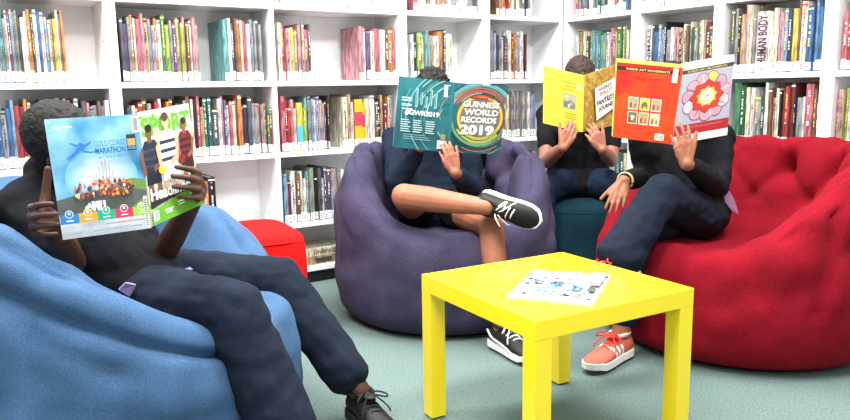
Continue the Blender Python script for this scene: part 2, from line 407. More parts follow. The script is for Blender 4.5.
k = run('L', 3, 281, 329, S('rose*1.3 darkred*.7 red*1.1 pink*1.1 white*.6 yellow*1.8 lime*.9 teal*.7 grey*.9 lightblue*.8 white*.7 lilac*1.1 grey*.8 lilac darkred*.6 black*.5'), (.225, .28), WB, 0, bands={5: [(.16, .52, (70, 170, 214))], 0: [(.75, .9, (150, 40, 60))]})
run('L', 3, 343, 394, S('cream*1.3 tan*.7 white*.8 orange*2.0 yellow*1.1 cream*1 white*1.2 brown*.8 black*.9 tan*.7 darkred*.8 orange*.7 grey'), (.24, .28), WB, k, bands={3: [(.14, 1, (236, 168, 40)), (.45, .74, (206, 60, 84))], 4: [(.14, 1, (236, 168, 40)), (.45, .74, (206, 60, 84))]})
run('L', 3, 412, 478, S('grey rose white*.8 darkgrey lilac teal cream brown rose white black tan pink'), (.24, .28), TB_, 0, stuff=True)
run('L', 3, 493, 536, S('grey darkgrey*.8 white*1.3 rose*.8 cream brown*.8 grey lilac*.8 white pink*.7 tan grey white*.8 lilac*.8 lightblue*1.3'), (.25, .28), CL, 0)
run('R', 3, 578, 629, S('green tan grey white lightblue rose cream darkgrey teal brown cream grey'), (.25, .28), RA, 0, stuff=True)
run('R', 3, 644, 712, S('grey white rose tan black teal cream pink grey green white brown navy lilac'), (.25, .28), RB, 0, stuff=True)
run('R', 3, 733, 818, S('green*1.6 darkgreen*1.4 cream*1 white*1.1 grey*1.9 darkgreen*.8 white*.9 brown*1 tan*.9 cream*.8 black*.5 darkred*.8 red*1.1 darkred*1 black*.4 grey*1.5 white*.5 rose*1.7 brown*.7 darkred*.8'), (.235, .305), RC, 0)
run('R', 3, 832, 862, S('rose*.8 pink tan*.8 lime*.8 white*.9 darkteal*1.1 navy grey'), (.225, .29), RD, 0)
# --- lower shelf
run('L', 2, 190, 217, S('brown*1.2 tan*1.1 orange*.9 black*1.2'), (.25, .265), WA, 0)
run('L', 2, 284, 345, S('lightblue*1.1 darkred*1 white*1.3 brown*1.2 cream*1 white*.8 teal*.7 grey*1 lime*.7 black*.8 darkgrey*1 white*.8 purple*.8 grey lilac rose grey white'), (.225, .275), WB, 0)
run('L', 2, 500, 537, S('black darkgrey grey navy black brown darkgrey rose grey'), (.23, .27), CL, 0)
run('R', 2, 590, 633, S('grey darkteal white*.8 lime lightblue grey teal darkgrey cream'), (.24, .28), RA, 0)
# --- top shelf: only the lowest few centimetres show
run('L', 5, 180, 266, S('lilac white grey cream white rose grey white*1.3 pink white tan grey white navy white grey lightblue white purple white grey black'), (.25, .30), WA, 0, stuff=True)
run('L', 5, 281, 398, S('white navy white grey white*1.4 lilac white tan white grey pink white grey rose white*1.4 cream white lilac white grey white'), (.25, .30), WB, 0, stuff=True)
run('L', 5, 414, 478, S('rose white*1.3 grey white pink tan white grey white lilac white cream'), (.25, .29), TB_, 0, stuff=True)
run('L', 5, 497, 530, S('white tan orange red*1.2 orange green teal*.8 rose darkred grey navy*.7 white'), (.25, .29), CL, 0, stuff=True)
run('R', 5, 576, 627, S('rose*.8 lilac darkgrey grey darkgrey*.8 white*1.4 grey teal darkteal grey*1.3 darkgrey teal grey rose darkred cream*1.2 lightblue'), (.25, .29), RA, 0, stuff=True)
run('R', 5, 644, 712, S('lilac white grey white*1.4 blue white lightblue white grey white purple white grey teal white grey'), (.25, .29), RB, 0, stuff=True)
so = from_bm('shelved_books', STUFF['bm'], STUFF['mats']); so['kind'] = 'stuff'
tag(so, 'spine bottoms of books cut off along the top shelves of the white bookcases', 'books')
# flat pile on the bottom shelf
T = TL(0); zb = ZS[0] + TB
for i, (cn, z0, th, lab) in enumerate((('tan', .0006, .045, 'thick tan book lying flat at the bottom of the pile by the purple bag'), ('cream', .0462, .04, 'cream book with a dark title lying on the thick tan book by the purple bag'))):
    m = solve_m(LM, 322, zb + .05)
    t = empty('book'); t.matrix_world = T @ Matrix.Translation((m + .02, .03, zb + z0)) @ Matrix.Rotation(.02 * (1 - 2 * i), 4, 'Z'); tag(t, lab, 'book', None)
    b = bmesh.new(); w = .17
    box(b, -w, w, 0, .21, 0, .003); box(b, -w, w, 0, .21, th - .003, th); box(b, -w, w, 0, .003, .003, th - .003)
    ms = [cmat(cn), flat((60, 58, 54))]
    if i:
        vs, fs = text_mesh('UNIVERSE', .02)
        tv = [b.verts.new((-.06 + u * .13, -.0008, .009 + v * .022)) for u, v in vs]
        for q in fs: b.faces.new([tv[k] for k in q]).material_index = 1
    else:
        b.faces.new([b.verts.new(q) for q in ((-.05, -.0008, .008), (.05, -.0008, .008), (.04, -.0008, .036), (-.06, -.0008, .034))]).material_index = 1
    from_bm('cover', b, ms, t)
    b = bmesh.new(); box(b, -w + .002, w - .003, .0031, .207, .0031, th - .0031); from_bm('page_block', b, PAPER, t)

# ------------------------------------------------------------------ yellow table
yel = mat('yellow_lacquer', (252, 224, 26), 0.28, spec=0.6, coat=.25)
tb = empty('side_table', (.3612, 2.0666, 0), .5212); tag(tb, 'bright yellow square side table with four thick legs', 'table')
b = bmesh.new(); box(b, -.275, .275, -.275, .275, .40, .45); bevel(b, .002, 2); from_bm('tabletop', b, yel, tb)
for sx in (-1, 1):
    for sy in (-1, 1):
        b = bmesh.new(); cx, cy = sx * .2495, sy * .2495
        box(b, cx - .0253, cx + .0253, cy - .0253, cy + .0253, .006, .3998); bevel(b, .0018, 2)
        lg = from_bm('leg', b, yel, tb)
        b = bmesh.new(); bmesh.ops.create_cone(b, cap_ends=True, segments=20, radius1=.017, radius2=.017, depth=.0056, matrix=Matrix.Translation((cx, cy, .003)))
        from_bm('foot_pad', b, mat('felt_brown', (70, 56, 40), .9), lg)['label'] = 'brown round foot pad'

# ------------------------------------------------------------------ printed covers
class Print:
    """flat printed artwork on one cover: (u, v) in 0..1 mapped on the quad BL, BR, TR, TL, in thin layers along the outward normal"""
    def __init__(s, BL, BR, TR_, TL_):
        s.c = [V(BL), V(BR), V(TR_), V(TL_)]
        s.n = ((s.c[1] - s.c[0]).cross(s.c[3] - s.c[0])).normalized()
        s.bm = bmesh.new(); s.ms = []; s.k = 0
    def P(s, u, v, k):
        a = s.c[0].lerp(s.c[1], u); b = s.c[3].lerp(s.c[2], u)
        return a.lerp(b, v) + s.n * (.0004 + .00007 * k)
    def mi(s, c):
        m = c if isinstance(c, bpy.types.Material) else flat(c, .38)
        if m not in s.ms: s.ms.append(m)
        return s.ms.index(m)
    def poly(s, pts, c):
        s.k += 1
        try: s.bm.faces.new([s.bm.verts.new(s.P(u, v, s.k)) for u, v in pts]).material_index = s.mi(c)
        except ValueError: pass
    def rect(s, u0, v0, u1, v1, c, n=1):
        s.poly([(u0, v0), (u1, v0), (u1, v1), (u0, v1)], c)
    def disc(s, u, v, r, c, asp=1.0, n=20, ry=None):
        ry = r * asp if ry is None else ry
        s.poly([(u + r * math.cos(2 * math.pi * i / n), v + ry * math.sin(2 * math.pi * i / n)) for i in range(n)], c)
    def ring(s, u, v, r0, r1, c, asp=1.0, a0=0, a1=360, n=40):
        s.k += 1; A = [math.radians(a0 + (a1 - a0) * i / n) for i in range(n + 1)]; mi = s.mi(c)
        I = [s.bm.verts.new(s.P(min(1, max(0, u + r0 * math.cos(a))), min(1, max(0, v + r0 * asp * math.sin(a))), s.k)) for a in A]
        O = [s.bm.verts.new(s.P(min(1, max(0, u + r1 * math.cos(a))), min(1, max(0, v + r1 * asp * math.sin(a))), s.k)) for a in A]
        for i in range(n): s.bm.faces.new((I[i], O[i], O[i + 1], I[i + 1])).material_index = mi
    def text(s, t, u0, v0, u1, v1, c, bold=.02, rot=0.0, shear=0.0):
        s.k += 1; vs, fs = text_mesh(t, bold, shear); mi = s.mi(c)
        out = []
        for x, y in vs:
            a, b_ = u0 + x * (u1 - u0), v0 + y * (v1 - v0)
            if rot: b_ += (a - u0) * rot
            out.append(s.bm.verts.new(s.P(a, b_, s.k)))
        for q in fs:
            try: s.bm.faces.new([out[i] for i in q]).material_index = mi
            except ValueError: pass
    def done(s, name, parent):
        return from_bm(name, s.bm, s.ms, parent)
def printmat(name, c1, c2, scale=6, c3=None, stretch=None):
    return mat(name, c1, .38, rgb2=c2, noise_scale=scale, stretch=stretch)
def slab(name, q, th, m, parent, inset=0.0):
    """thin board on the quad BL, BR, TR, TL with thickness to the back"""
    q = [V(x) for x in q]; n = ((q[1] - q[0]).cross(q[3] - q[0])).normalized()
    if inset:
        c = sum(q, V()) / 4; q = [x + (c - x).normalized() * inset for x in q]
    b = bmesh.new()
    A = [b.verts.new(x) for x in q]; B = [b.verts.new(x - n * th) for x in q]
    b.faces.new(A); b.faces.new(B[::-1])
    for i in range(4): b.faces.new((A[i], B[i], B[(i + 1) % 4], A[(i + 1) % 4]))
    bmesh.ops.recalc_face_normals(b, faces=b.faces[:])
    return from_bm(name, b, m, parent)
def pages(name, q, th, rise, m, parent, off, spine_u):
    """fanned page block behind a cover: thick at the spine, thin at the fore edge; rises above the cover by 'rise'"""
    q = [V(x) for x in q]; n = ((q[1] - q[0]).cross(q[3] - q[0])).normalized(); up = (q[3] - q[0]).normalized()
    b = bmesh.new(); K = 10; F_ = []; G = []
    for i in range(K + 1):
        u = i / K; s = (1 - abs(u - spine_u))          # 1 at the spine
        t = th * (.35 + .65 * math.sin(math.pi * min(1, .15 + .6 * s)))
        lo = q[0].lerp(q[1], u); hi = q[3].lerp(q[2], u)
        e = .004
        F_.append((b.verts.new(lo + up * e - n * off), b.verts.new(hi - up * e + up * rise - n * off)))
        G.append((b.verts.new(lo + up * e - n * (off + t)), b.verts.new(hi - up * e + up * rise - n * (off + t))))
    for i in range(K):
        for A, B, C_, D_ in ((F_[i][0], F_[i + 1][0], F_[i + 1][1], F_[i][1]), (G[i + 1][0], G[i][0], G[i][1], G[i + 1][1]), (F_[i][1], F_[i + 1][1], G[i + 1][1], G[i][1]), (F_[i + 1][0], F_[i][0], G[i][0], G[i + 1][0])):
            b.faces.new((A, B, C_, D_))
    b.faces.new((F_[0][0], F_[0][1], G[0][1], G[0][0])); b.faces.new((F_[K][0], G[K][0], G[K][1], F_[K][1]))
    bmesh.ops.recalc_face_normals(b, faces=b.faces[:])
    return from_bm(name, b, m, parent)
def planar(q):
    q = [V(x) for x in q]; c = sum(q, V()) / 4; n = (q[2] - q[0]).cross(q[3] - q[1]).normalized()
    return [x - n * (x - c).dot(n) for x in q]
def open_book(name, cat, label, back, front, spine_m, cover_t, page_t, rise=0.0, pm=PAPER, hard=True):
    """back, front: quads BL, BR, TR, TL seen from outside (spine = BR/TR of back and BL/TL of front)"""
    back, front = planar(back), planar(front)
    c = (V(back[1]) + V(front[0])) / 2
    t = empty(name, c); tag(t, label, cat)
    inv = Matrix.Translation(-c)
    tr = lambda q: [inv @ V(x) for x in q]
    bq, fq = tr(back), tr(front)
    slab('back_cover', bq, cover_t, spine_m[0], t); slab('front_cover', fq, cover_t, spine_m[1], t)
    sq = [bq[1], fq[0], fq[3], bq[2]]
    if (sq[0] - sq[1]).length > .002: slab('spine', sq, cover_t, spine_m[2], t)
    pages('page_block', bq, page_t, rise, pm, t, cover_t + .0003, 1.0); pages('page_block', fq, page_t, rise, PAPER, t, cover_t + .0003, 0.0)
    return t, bq, fq

# ------------------------------------------------------------------ bean bags
def sstep(a, b, x):
    t = max(0.0, min(1.0, (x - a) / (b - a))); return t * t * (3 - 2 * t)
PB = [(0, .006), (.5, .006), (.80, .008), (.95, .07), (1.0, .2), (1.0, .35), (.975, .5), (.925, .64), (.85, .735), (.745, .765), (.635, .725), (.565, .61), (.525, .5), (.45, .425), (.26, .40), (0, .395)]
PA = [(0, .006), (.5, .006), (.80, .008), (.95, .06), (1.0, .16), (1.005, .25), (.995, .31), (.975, .355), (.94, .392), (.88, .414), (.80, .42), (.70, .418), (.58, .412), (.44, .406), (.26, .40), (0, .395)]
def bean_bag(name, label, cx, cy, face, R, m, hs=1.0, creases=(), seed=0, wa=22, wb=118, lobe=0.0, cat='bean bag', near=None, far=None):
    """face: direction the seat opens to, as an angle about z measured from -y"""
    t = empty(name, (cx, cy, 0), face); tag(t, label, cat, None)
    NT, NS = 144, 84
    b = bmesh.new(); rows = []
    off = V((seed * 7.3, seed * 3.1, 0))
    for i in range(NT):
        th = 2 * math.pi * i / NT - math.pi           # 0 = front
        w = sstep(math.radians(wa), math.radians(wb), abs(th)) if th > 0 or not near else sstep(math.radians(near[0]), math.radians(near[1]), abs(th))
        if far and th > 0: w = float(np.interp(math.degrees(th), [f[0] for f in far], [f[1] for f in far]))
        ctl = [((a[0] * (1 - w) + c[0] * w), (a[1] * (1 - w) + (c[1] - .4) * w * hs + (.4 * w)) if c[1] > .4 else (a[1] * (1 - w) + c[1] * w)) for a, c in zip(PA, PB)]
        col = []
        n = len(ctl) - 1
        for k in range(NS + 1):
            s = k / NS; f = s * n; j = min(int(f), n - 1); u = f - j
            p0, p1, p2, p3 = ctl[max(0, j - 1)], ctl[j], ctl[j + 1], ctl[min(n, j + 2)]
            c = [0.5 * (2 * p1[q] + (p2[q] - p0[q]) * u + (2 * p0[q] - 5 * p1[q] + 4 * p2[q] - p3[q]) * u * u + (3 * p1[q] - p0[q] - 3 * p2[q] + p3[q]) * u ** 3) for q in (0, 1)]
            col.append((max(0, c[0]) * R, c[1]))
        pts = []
        for k in range(NS + 1):
            r, z = col[k]; s = k / NS
            a, c = col[max(0, k - 1)], col[min(NS, k + 1)]
            dr, dz = c[0] - a[0], c[1] - a[1]; l = math.hypot(dr, dz) or 1
            nr, nz = dz / l, -dr / l
            dsp = 0.0
            if .15 < s < .97:
                e = sstep(.15, .28, s) * sstep(.97, .85, s) if s < .97 else 0
                dirv = V((math.sin(th) * r, -math.cos(th) * r, z))
                dsp += (noise.noise(dirv * 5 + off) * .020 + noise.noise(dirv * 11 + off) * .011 + noise.noise(V((dirv.x * 16, dirv.y * 16, dirv.z * 7)) + off) * .005) * e
                for (t0, s0, t1, s1, dep, wd) in creases:
                    A = V((math.radians(t0) * .42, s0 * 1.9)); B = V((math.radians(t1) * .42, s1 * 1.9)); X = V((th * .42, s * 1.9))
                    ab = B - A; q = 0 if ab.length < 1e-6 else max(0, min(1, (X - A).dot(ab) / ab.length_squared))
                    d = (X - A - ab * q).length
                    if d < wd * 5: dsp -= dep * math.exp(-(d / wd) ** 1.5)
            r2, z2 = max(0.0, r + nr * dsp), max(.004, z + nz * dsp)
            pts.append((math.sin(th) * r2, -math.cos(th) * r2, z2))
        rows.append(pts)
    vb = b.verts.new((0, 0, rows[0][0][2])); vt = b.verts.new((0, 0, rows[0][NS][2]))
    G = [[b.verts.new(p[k]) for k in range(1, NS)] for p in rows]
    for i in range(NT):
        j = (i + 1) % NT
        b.faces.new((vb, G[j][0], G[i][0])); b.faces.new((vt, G[i][-1], G[j][-1]))
        for k in range(NS - 2): b.faces.new((G[i][k], G[j][k], G[j][k + 1], G[i][k + 1]))
    bmesh.ops.recalc_face_normals(b, faces=b.faces[:])
    from_bm('body', b, m, t, True)
    b = bmesh.new(); bmesh.ops.create_cone(b, cap_ends=True, segments=48, radius1=.8 * R, radius2=.82 * R, depth=.006, matrix=Matrix.Translation((0, 0, .003)))
    from_bm('base_panel', b, mat('base_dark', (34, 30, 34), .9), t)['label'] = 'dark base panel'
    return t
def sideseams(t0):
    return [(t0, .22, t0, .52, .007, .008), (-t0, .22, -t0, .52, .007, .008)]
TUFT = []
for a in (-75, -40, 0, 40, 75):      # creases gathering on buttons across the inside of the back
    A = 180 + a if a < 0 else (-180 + a if a > 0 else 180)
    TUFT.append((A, .71, A, .71, .060, .055))
    for da in (-14, 9):
        TUFT.append((A, .71, A + da, .585, .030, .022))
    TUFT.append((A, .71, A + 22, .79, .026, .022)); TUFT.append((A, .71, A - 22, .79, .026, .022))
# the angular strip wraps at +-180: give both versions
TUFT = TUFT + [(a - 360 if a > 0 else a + 360, s0, (b_ - 360 if a > 0 else b_ + 360), s1, d, w) for a, s0, b_, s1, d, w in TUFT]
ARMF = [(-88, .56, -46, .66, .018, .03), (88, .56, 46, .66, .018, .03), (-60, .40, -112, .50, .012, .03), (60, .40, 112, .50, .012, .03), (-104, .52, -96, .62, .015, .025), (100, .52, 92, .62, .015, .025)]
purple = fabric('purple_weave', (72, 66, 92), (46, 42, 60), 300)
redfab = fabric('red_velour', (142, 12, 31), (108, 7, 22), 210, .35, .35)
bluefab = fabric('blue_denim_weave', (74, 105, 140), (50, 77, 110), 420, .5)
tealfab = fabric('teal_weave', (26, 62, 76), (12, 38, 50), 300)
bean_bag('bean_bag', 'dark purple bean bag chair the boy in shorts sits in', .085, 3.285, math.radians(4), .495, purple, 1.0, TUFT + ARMF + sideseams(34), 1, 16, 112)
bean_bag('bean_bag', 'deep red bean bag chair with tufted back at the right', 1.275, 2.91, math.radians(-50), .56, redfab, 1.04, TUFT + ARMF + [(52, .30, 60, .50, .024, .014), (44, .52, 66, .40, .014, .03)], 2, near=(25, 140), far=((0, 0), (22, .02), (38, .24), (50, .48), (70, .74), (100, .92), (130, 1), (180, 1)))
bean_bag('bean_bag', 'denim blue bean bag chair filling the left foreground', -.905, 2.02, math.radians(84), .53, bluefab, 1.0, TUFT + ARMF + [(-170, .45, -30, .475, .034, .028), (-78, .16, -78, .455, .010, .007), (-30, .475, -12, .56, .020, .03), (-118, .50, -70, .565, .022, .03), (-40, .30, -100, .36, .012, .05), (60, .40, 30, .52, .02, .03)], 3, 26, 122, near=(18, 112), far=((0, 0), (28, .0), (38, .18), (47, .42), (62, .60), (82, .72), (104, .86), (122, .97), (140, 1), (180, 1)))
def pouf(name, label, cx, cy, R, h, m, square=0.0, rz=0.0, cat='pouf'):
    t = empty(name, (cx, cy, 0), rz); tag(t, label, cat)
    b = bmesh.new(); NT = 72; rows = []
    prof = [(.0, .004), (.6, .004), (.9, .01), (.985, .05), (1.0, .3), (1.0, .6), (.985, .84), (.93, .945), (.80, .985), (.5, 1.0), (.0, 1.0)]
    K = 6; n = len(prof) - 1
    for i in range(NT):
        th = 2 * math.pi * i / NT; col = []
        sq = (1 / (abs(math.cos(th)) ** 6 + abs(math.sin(th)) ** 6) ** (1 / 6)) if square else 1.0
        for k in range(1, n * K):
            f = k / K; j = min(int(f), n - 1); u = f - j
            p0, p1, p2, p3 = prof[max(0, j - 1)], prof[j], prof[j + 1], prof[min(n, j + 2)]
            c = [0.5 * (2 * p1[q] + (p2[q] - p0[q]) * u + (2 * p0[q] - 5 * p1[q] + 4 * p2[q] - p3[q]) * u * u + (3 * p1[q] - p0[q] - 3 * p2[q] + p3[q]) * u ** 3) for q in (0, 1)]
            P = V((math.cos(th) * c[0] * R * sq, math.sin(th) * c[0] * R * sq, max(.004, c[1] * h)))
            if .2 < c[1] < .97: P += V((math.cos(th), math.sin(th), 0)) * noise.noise(P * 7 + V((cx * 9, 0, 0))) * .008
            col.append(b.verts.new(P))
        rows.append(col)
    vb = b.verts.new((0, 0, .004)); vt = b.verts.new((0, 0, h))
    for i in range(NT):
        j = (i + 1) % NT
        b.faces.new((vb, rows[j][0], rows[i][0])); b.faces.new((vt, rows[i][-1], rows[j][-1]))
        for k in range(len(rows[0]) - 1): b.faces.new((rows[i][k], rows[j][k], rows[j][k + 1], rows[i][k + 1]))
    bmesh.ops.recalc_face_normals(b, faces=b.faces[:])
    bd = from_bm('body', b, m, t, True)
    pts = [(math.cos(a) * R * .962 * (1 / (abs(math.cos(a)) ** 6 + abs(math.sin(a)) ** 6) ** (1 / 6) if square else 1), math.sin(a) * R * .962 * (1 / (abs(math.cos(a)) ** 6 + abs(math.sin(a)) ** 6) ** (1 / 6) if square else 1), h * .905) for a in [2 * math.pi * i / 40 for i in range(40)]]
    tube('piping', pts, .0035, m, t, 6, True, 2)
    return t
pouf('pouf', 'dark teal pouf under the boy with the yellow book', .79, 3.77, .235, .43, tealfab)
pouf('pouf', 'bright red square pouf behind the blue bean bag', -.775, 3.03, .235, .445, fabric('bright_red_vinyl', (228, 28, 24), (214, 18, 18), 150, .08, .05), 1.0, .45)

# ------------------------------------------------------------------ people
def hand(bm, wrist, d, pn, thumb_pos=True, curl=(.25, .35, .3), spread=.07, tdir=(.75, .65, .1), L=.92, arm_r=.024):
    wrist = V(wrist); d = V(d).normalized(); pn = V(pn); pn = (pn - d * pn.dot(d)).normalized()
    s = d.cross(pn).normalized() * (1 if thumb_pos else -1)
    offs = (.031, .0105, -.0105, -.031); fw = (.086, .091, .086, .075)
    kn = [wrist + (s * o + d * f) * L for o, f in zip(offs, fw)]
    for k, o in zip(kn, offs):
        capsule(bm, wrist + (s * o * .55 + d * .012) * L, k, .0145 * L, .0115 * L, 10)
    capsule(bm, kn[0] - d * .03, kn[3] - d * .026, .011 * L, .010 * L, 10)
    for o in (-.012, .012): capsule(bm, wrist - d * .006 + s * o * .5, wrist + (d * .055 + s * o * 1.5) * L, .0205 * L, .0150 * L, 12)
    capsule(bm, wrist + s * .018 * L + d * .01, wrist + (s * .03 + d * .045 + pn * .006) * L, .016 * L, .013 * L, 10)
    lens = (.070, .078, .072, .056)
    for i in range(4):
        p = kn[i]; ax = s
        a = 0.0; sp = (1.5 - i) * spread
        base = (d + s * sp).normalized()
        r = (.0088, .0090, .0086, .0076)[i] * L
        for k, fr in enumerate((.46, .30, .24)):
            a += curl[k] * (1 + .08 * (i - 1))
            dirv = base * math.cos(a) + pn * math.sin(a)
            q = p + dirv * lens[i] * fr * L
            capsule(bm, p, q, r * (1 - .07 * k), r * (1 - .07 * (k + 1)), 10); p = q
    p = wrist + (s * .026 + d * .028) * L
    tv = (s * tdir[0] + d * tdir[1] + pn * tdir[2]).normalized()
    for k, l in enumerate((.040, .032, .026)):
        q = p + tv * l * L; capsule(bm, p, q, (.0135, .0112, .0098)[k] * L, (.0112, .0098, .0082)[k] * L, 10); p = q
        tv = (tv + d * .18 + pn * .05).normalized()
    return kn
def shoe(parent, ankle, toe, mats, label, laces=True, stripes=None, L=.27, roll=0.0, swoosh=None, up=None):
    """mats: upper, sole, lace. Built heel to toe in its own frame; ankle is above the heel"""
    ankle = V(ankle); toe = V(toe)
    x = (toe - ankle); up0 = V(up) if up else V((0, 0, 1))
    if not up: x.z = 0
    x.normalize(); y = up0.cross(x).normalized(); z = x.cross(y)
    H = .088
    o = ankle - z * H - x * .055
    T = Matrix(((x.x, y.x, z.x, o.x), (x.y, y.y, z.y, o.y), (x.z, y.z, z.z, o.z), (0, 0, 0, 1)))
    if roll: T = T @ Matrix.Rotation(roll, 4, 'X')
    kf = L / .27
    # upper: half widths, top heights along the length
    st = [(.004, .026, .075), (.02, .034, .092), (.05, .036, .094), (.085, .036, .090), (.115, .038, .080), (.15, .042, .066), (.185, .045, .055), (.215, .044, .048), (.24, .037, .041), (.258, .024, .034), (.266, .008, .026)]
    b = bmesh.new(); rows = []; n = 18
    for (xx, hw, hh) in st:
        r = []
        for i in range(n):
            a = 2 * math.pi * i / n; ca, sa = math.cos(a), math.sin(a)
            yy = hw * math.copysign(abs(ca) ** .75, ca); zz = (hh - .012) / 2 * math.copysign(abs(sa) ** .8, sa) + (hh + .012) / 2
            if sa > 0: yy *= 1 - .38 * sa
            r.append(b.verts.new(T @ V((xx * kf, yy, zz))))
        rows.append(r)
    for i in range(len(rows) - 1):
        for k in range(n): b.faces.new((rows[i][k], rows[i][(k + 1) % n], rows[i + 1][(k + 1) % n], rows[i + 1][k]))
    b.faces.new(rows[0]); b.faces.new(rows[-1][::-1]); bmesh.ops.recalc_face_normals(b, faces=b.faces[:])
    sh = from_bm('shoe', b, mats[0], parent, True)
    if label: sh['label'] = label
    # sole
    b = bmesh.new(); out = []
    for (xx, hw, hh) in st: out.append((xx, hw + .0035))
    out = [(-.002, .016)] + out + [(.270, .003)]
    ring = [(a * kf, w) for a, w in out] + [(a * kf, -w) for a, w in out[::-1]]
    lo = [b.verts.new(T @ V((a, w, .001 + (.008 if a > .24 else 0)))) for a, w in ring]; hi = [b.verts.new(T @ V((a, w * .99, .024 + (.006 if a > .235 else 0)))) for a, w in ring]
    m = len(ring)
    for k in range(m): b.faces.new((lo[k], lo[(k + 1) % m], hi[(k + 1) % m], hi[k]))
    b.faces.new(lo); b.faces.new(hi); bmesh.ops.recalc_face_normals(b, faces=b.faces[:])
    from_bm('sole', b, mats[1], sh)
    tube('collar', [T @ V((.062 * kf + .048 * math.cos(q), .0295 * math.sin(q), .0915)) for q in [2 * math.pi * i / 14 for i in range(14)]], .0075, mats[3] if len(mats) > 3 else mats[0], sh, 8, True, 2)
    b = bmesh.new(); ellipsoid(b, T @ V((.112 * kf, 0, .094)), (.03, .021, .007), (x, y, (z + x * .35).normalized()), 2); from_bm('tongue', b, mats[0] if len(mats) < 4 else mats[2], sh, True)
    if laces:
        for k, xx in enumerate((.10, .118, .136, .154)):
            hh = .094 - (xx - .08) * .42; w = .02
            tube('lace', [T @ V((xx * kf, -w - .004, hh - .012)), T @ V((xx * kf + .002, -w * .5, hh + .0005)), T @ V((xx * kf + .006, w * .5, hh + .0005)), T @ V((xx * kf + .008, w + .004, hh - .012))], .0032, mats[2], sh, 6)
        for sg in (-1, 1):
            hh = .092
            tube('lace', [T @ V((.10 * kf, 0, hh)), T @ V((.112 * kf, sg * .02, hh + .012)), T @ V((.135 * kf, sg * .045, hh + .008)), T @ V((.13 * kf, sg * .05, hh - .006)), T @ V((.108 * kf, sg * .025, hh - .002)), T @ V((.10 * kf, 0, hh))], .0026, mats[2], sh, 6)
            tube('lace', [T @ V((.10 * kf, 0, hh)), T @ V((.125 * kf, sg * .012, hh + .006)), T @ V((.15 * kf, sg * .04, hh - .022)), T @ V((.16 * kf, sg * .047, hh - .04))], .0024, mats[2], sh, 6)
    if stripes:
        for sg in (-1, 1):
            for k in range(3):
                bb = bmesh.new(); x0 = (.085 + .024 * k); rowsf = []
                for j in range(8):
                    q = j / 7; zz = .027 + .037 * q; vs = []
                    for dx in (.010 * q, .010 * q + .012):
                        xx = x0 + dx
                        for a_, c_ in zip(st, st[1:]):      # width of the upper at this station
                            if a_[0] <= xx <= c_[0]:
                                f = (xx - a_[0]) / (c_[0] - a_[0]); hw = a_[1] + (c_[1] - a_[1]) * f; hh = a_[2] + (c_[2] - a_[2]) * f
                        mid = (hh + .012) / 2; hz = (hh - .012) / 2; sa = min(.97, abs(zz - mid) / hz) ** (1 / .8); ca = math.sqrt(1 - sa * sa)
                        yy = hw * ca ** .75 * ((1 - .38 * sa) if zz > mid else 1)
                        vs.append((bb.verts.new(T @ V((xx * kf, sg * (yy + .0024), zz))), bb.verts.new(T @ V((xx * kf, sg * (yy - .004), zz)))))
                    rowsf.append(vs)
                for A_, B_ in zip(rowsf, rowsf[1:]):
                    bb.faces.new((A_[0][0], A_[1][0], B_[1][0], B_[0][0])); bb.faces.new((A_[0][1], B_[0][1], B_[1][1], A_[1][1]))
                    for e in (0, 1): bb.faces.new((A_[e][0], B_[e][0], B_[e][1], A_[e][1]))
                for rw in (rowsf[0], rowsf[-1]): bb.faces.new((rw[0][0], rw[1][0], rw[1][1], rw[0][1]))
                bmesh.ops.recalc_face_normals(bb, faces=bb.faces[:])
                from_bm('stripe', bb, mats[1], sh)['label'] = 'white slanting side stripe'
    if swoosh:
        for sg in (-1, 1):
            tube('side_line', [T @ V((.012 * kf, sg * .034, .066)), T @ V((.05 * kf, sg * .0405, .045)), T @ V((.10 * kf, sg * .0415, .037)), T @ V((.15 * kf, sg * .045, .03)), T @ V((.17 * kf, sg * .047, .024))], .0042, mats[1], sh, 6)
    return sh
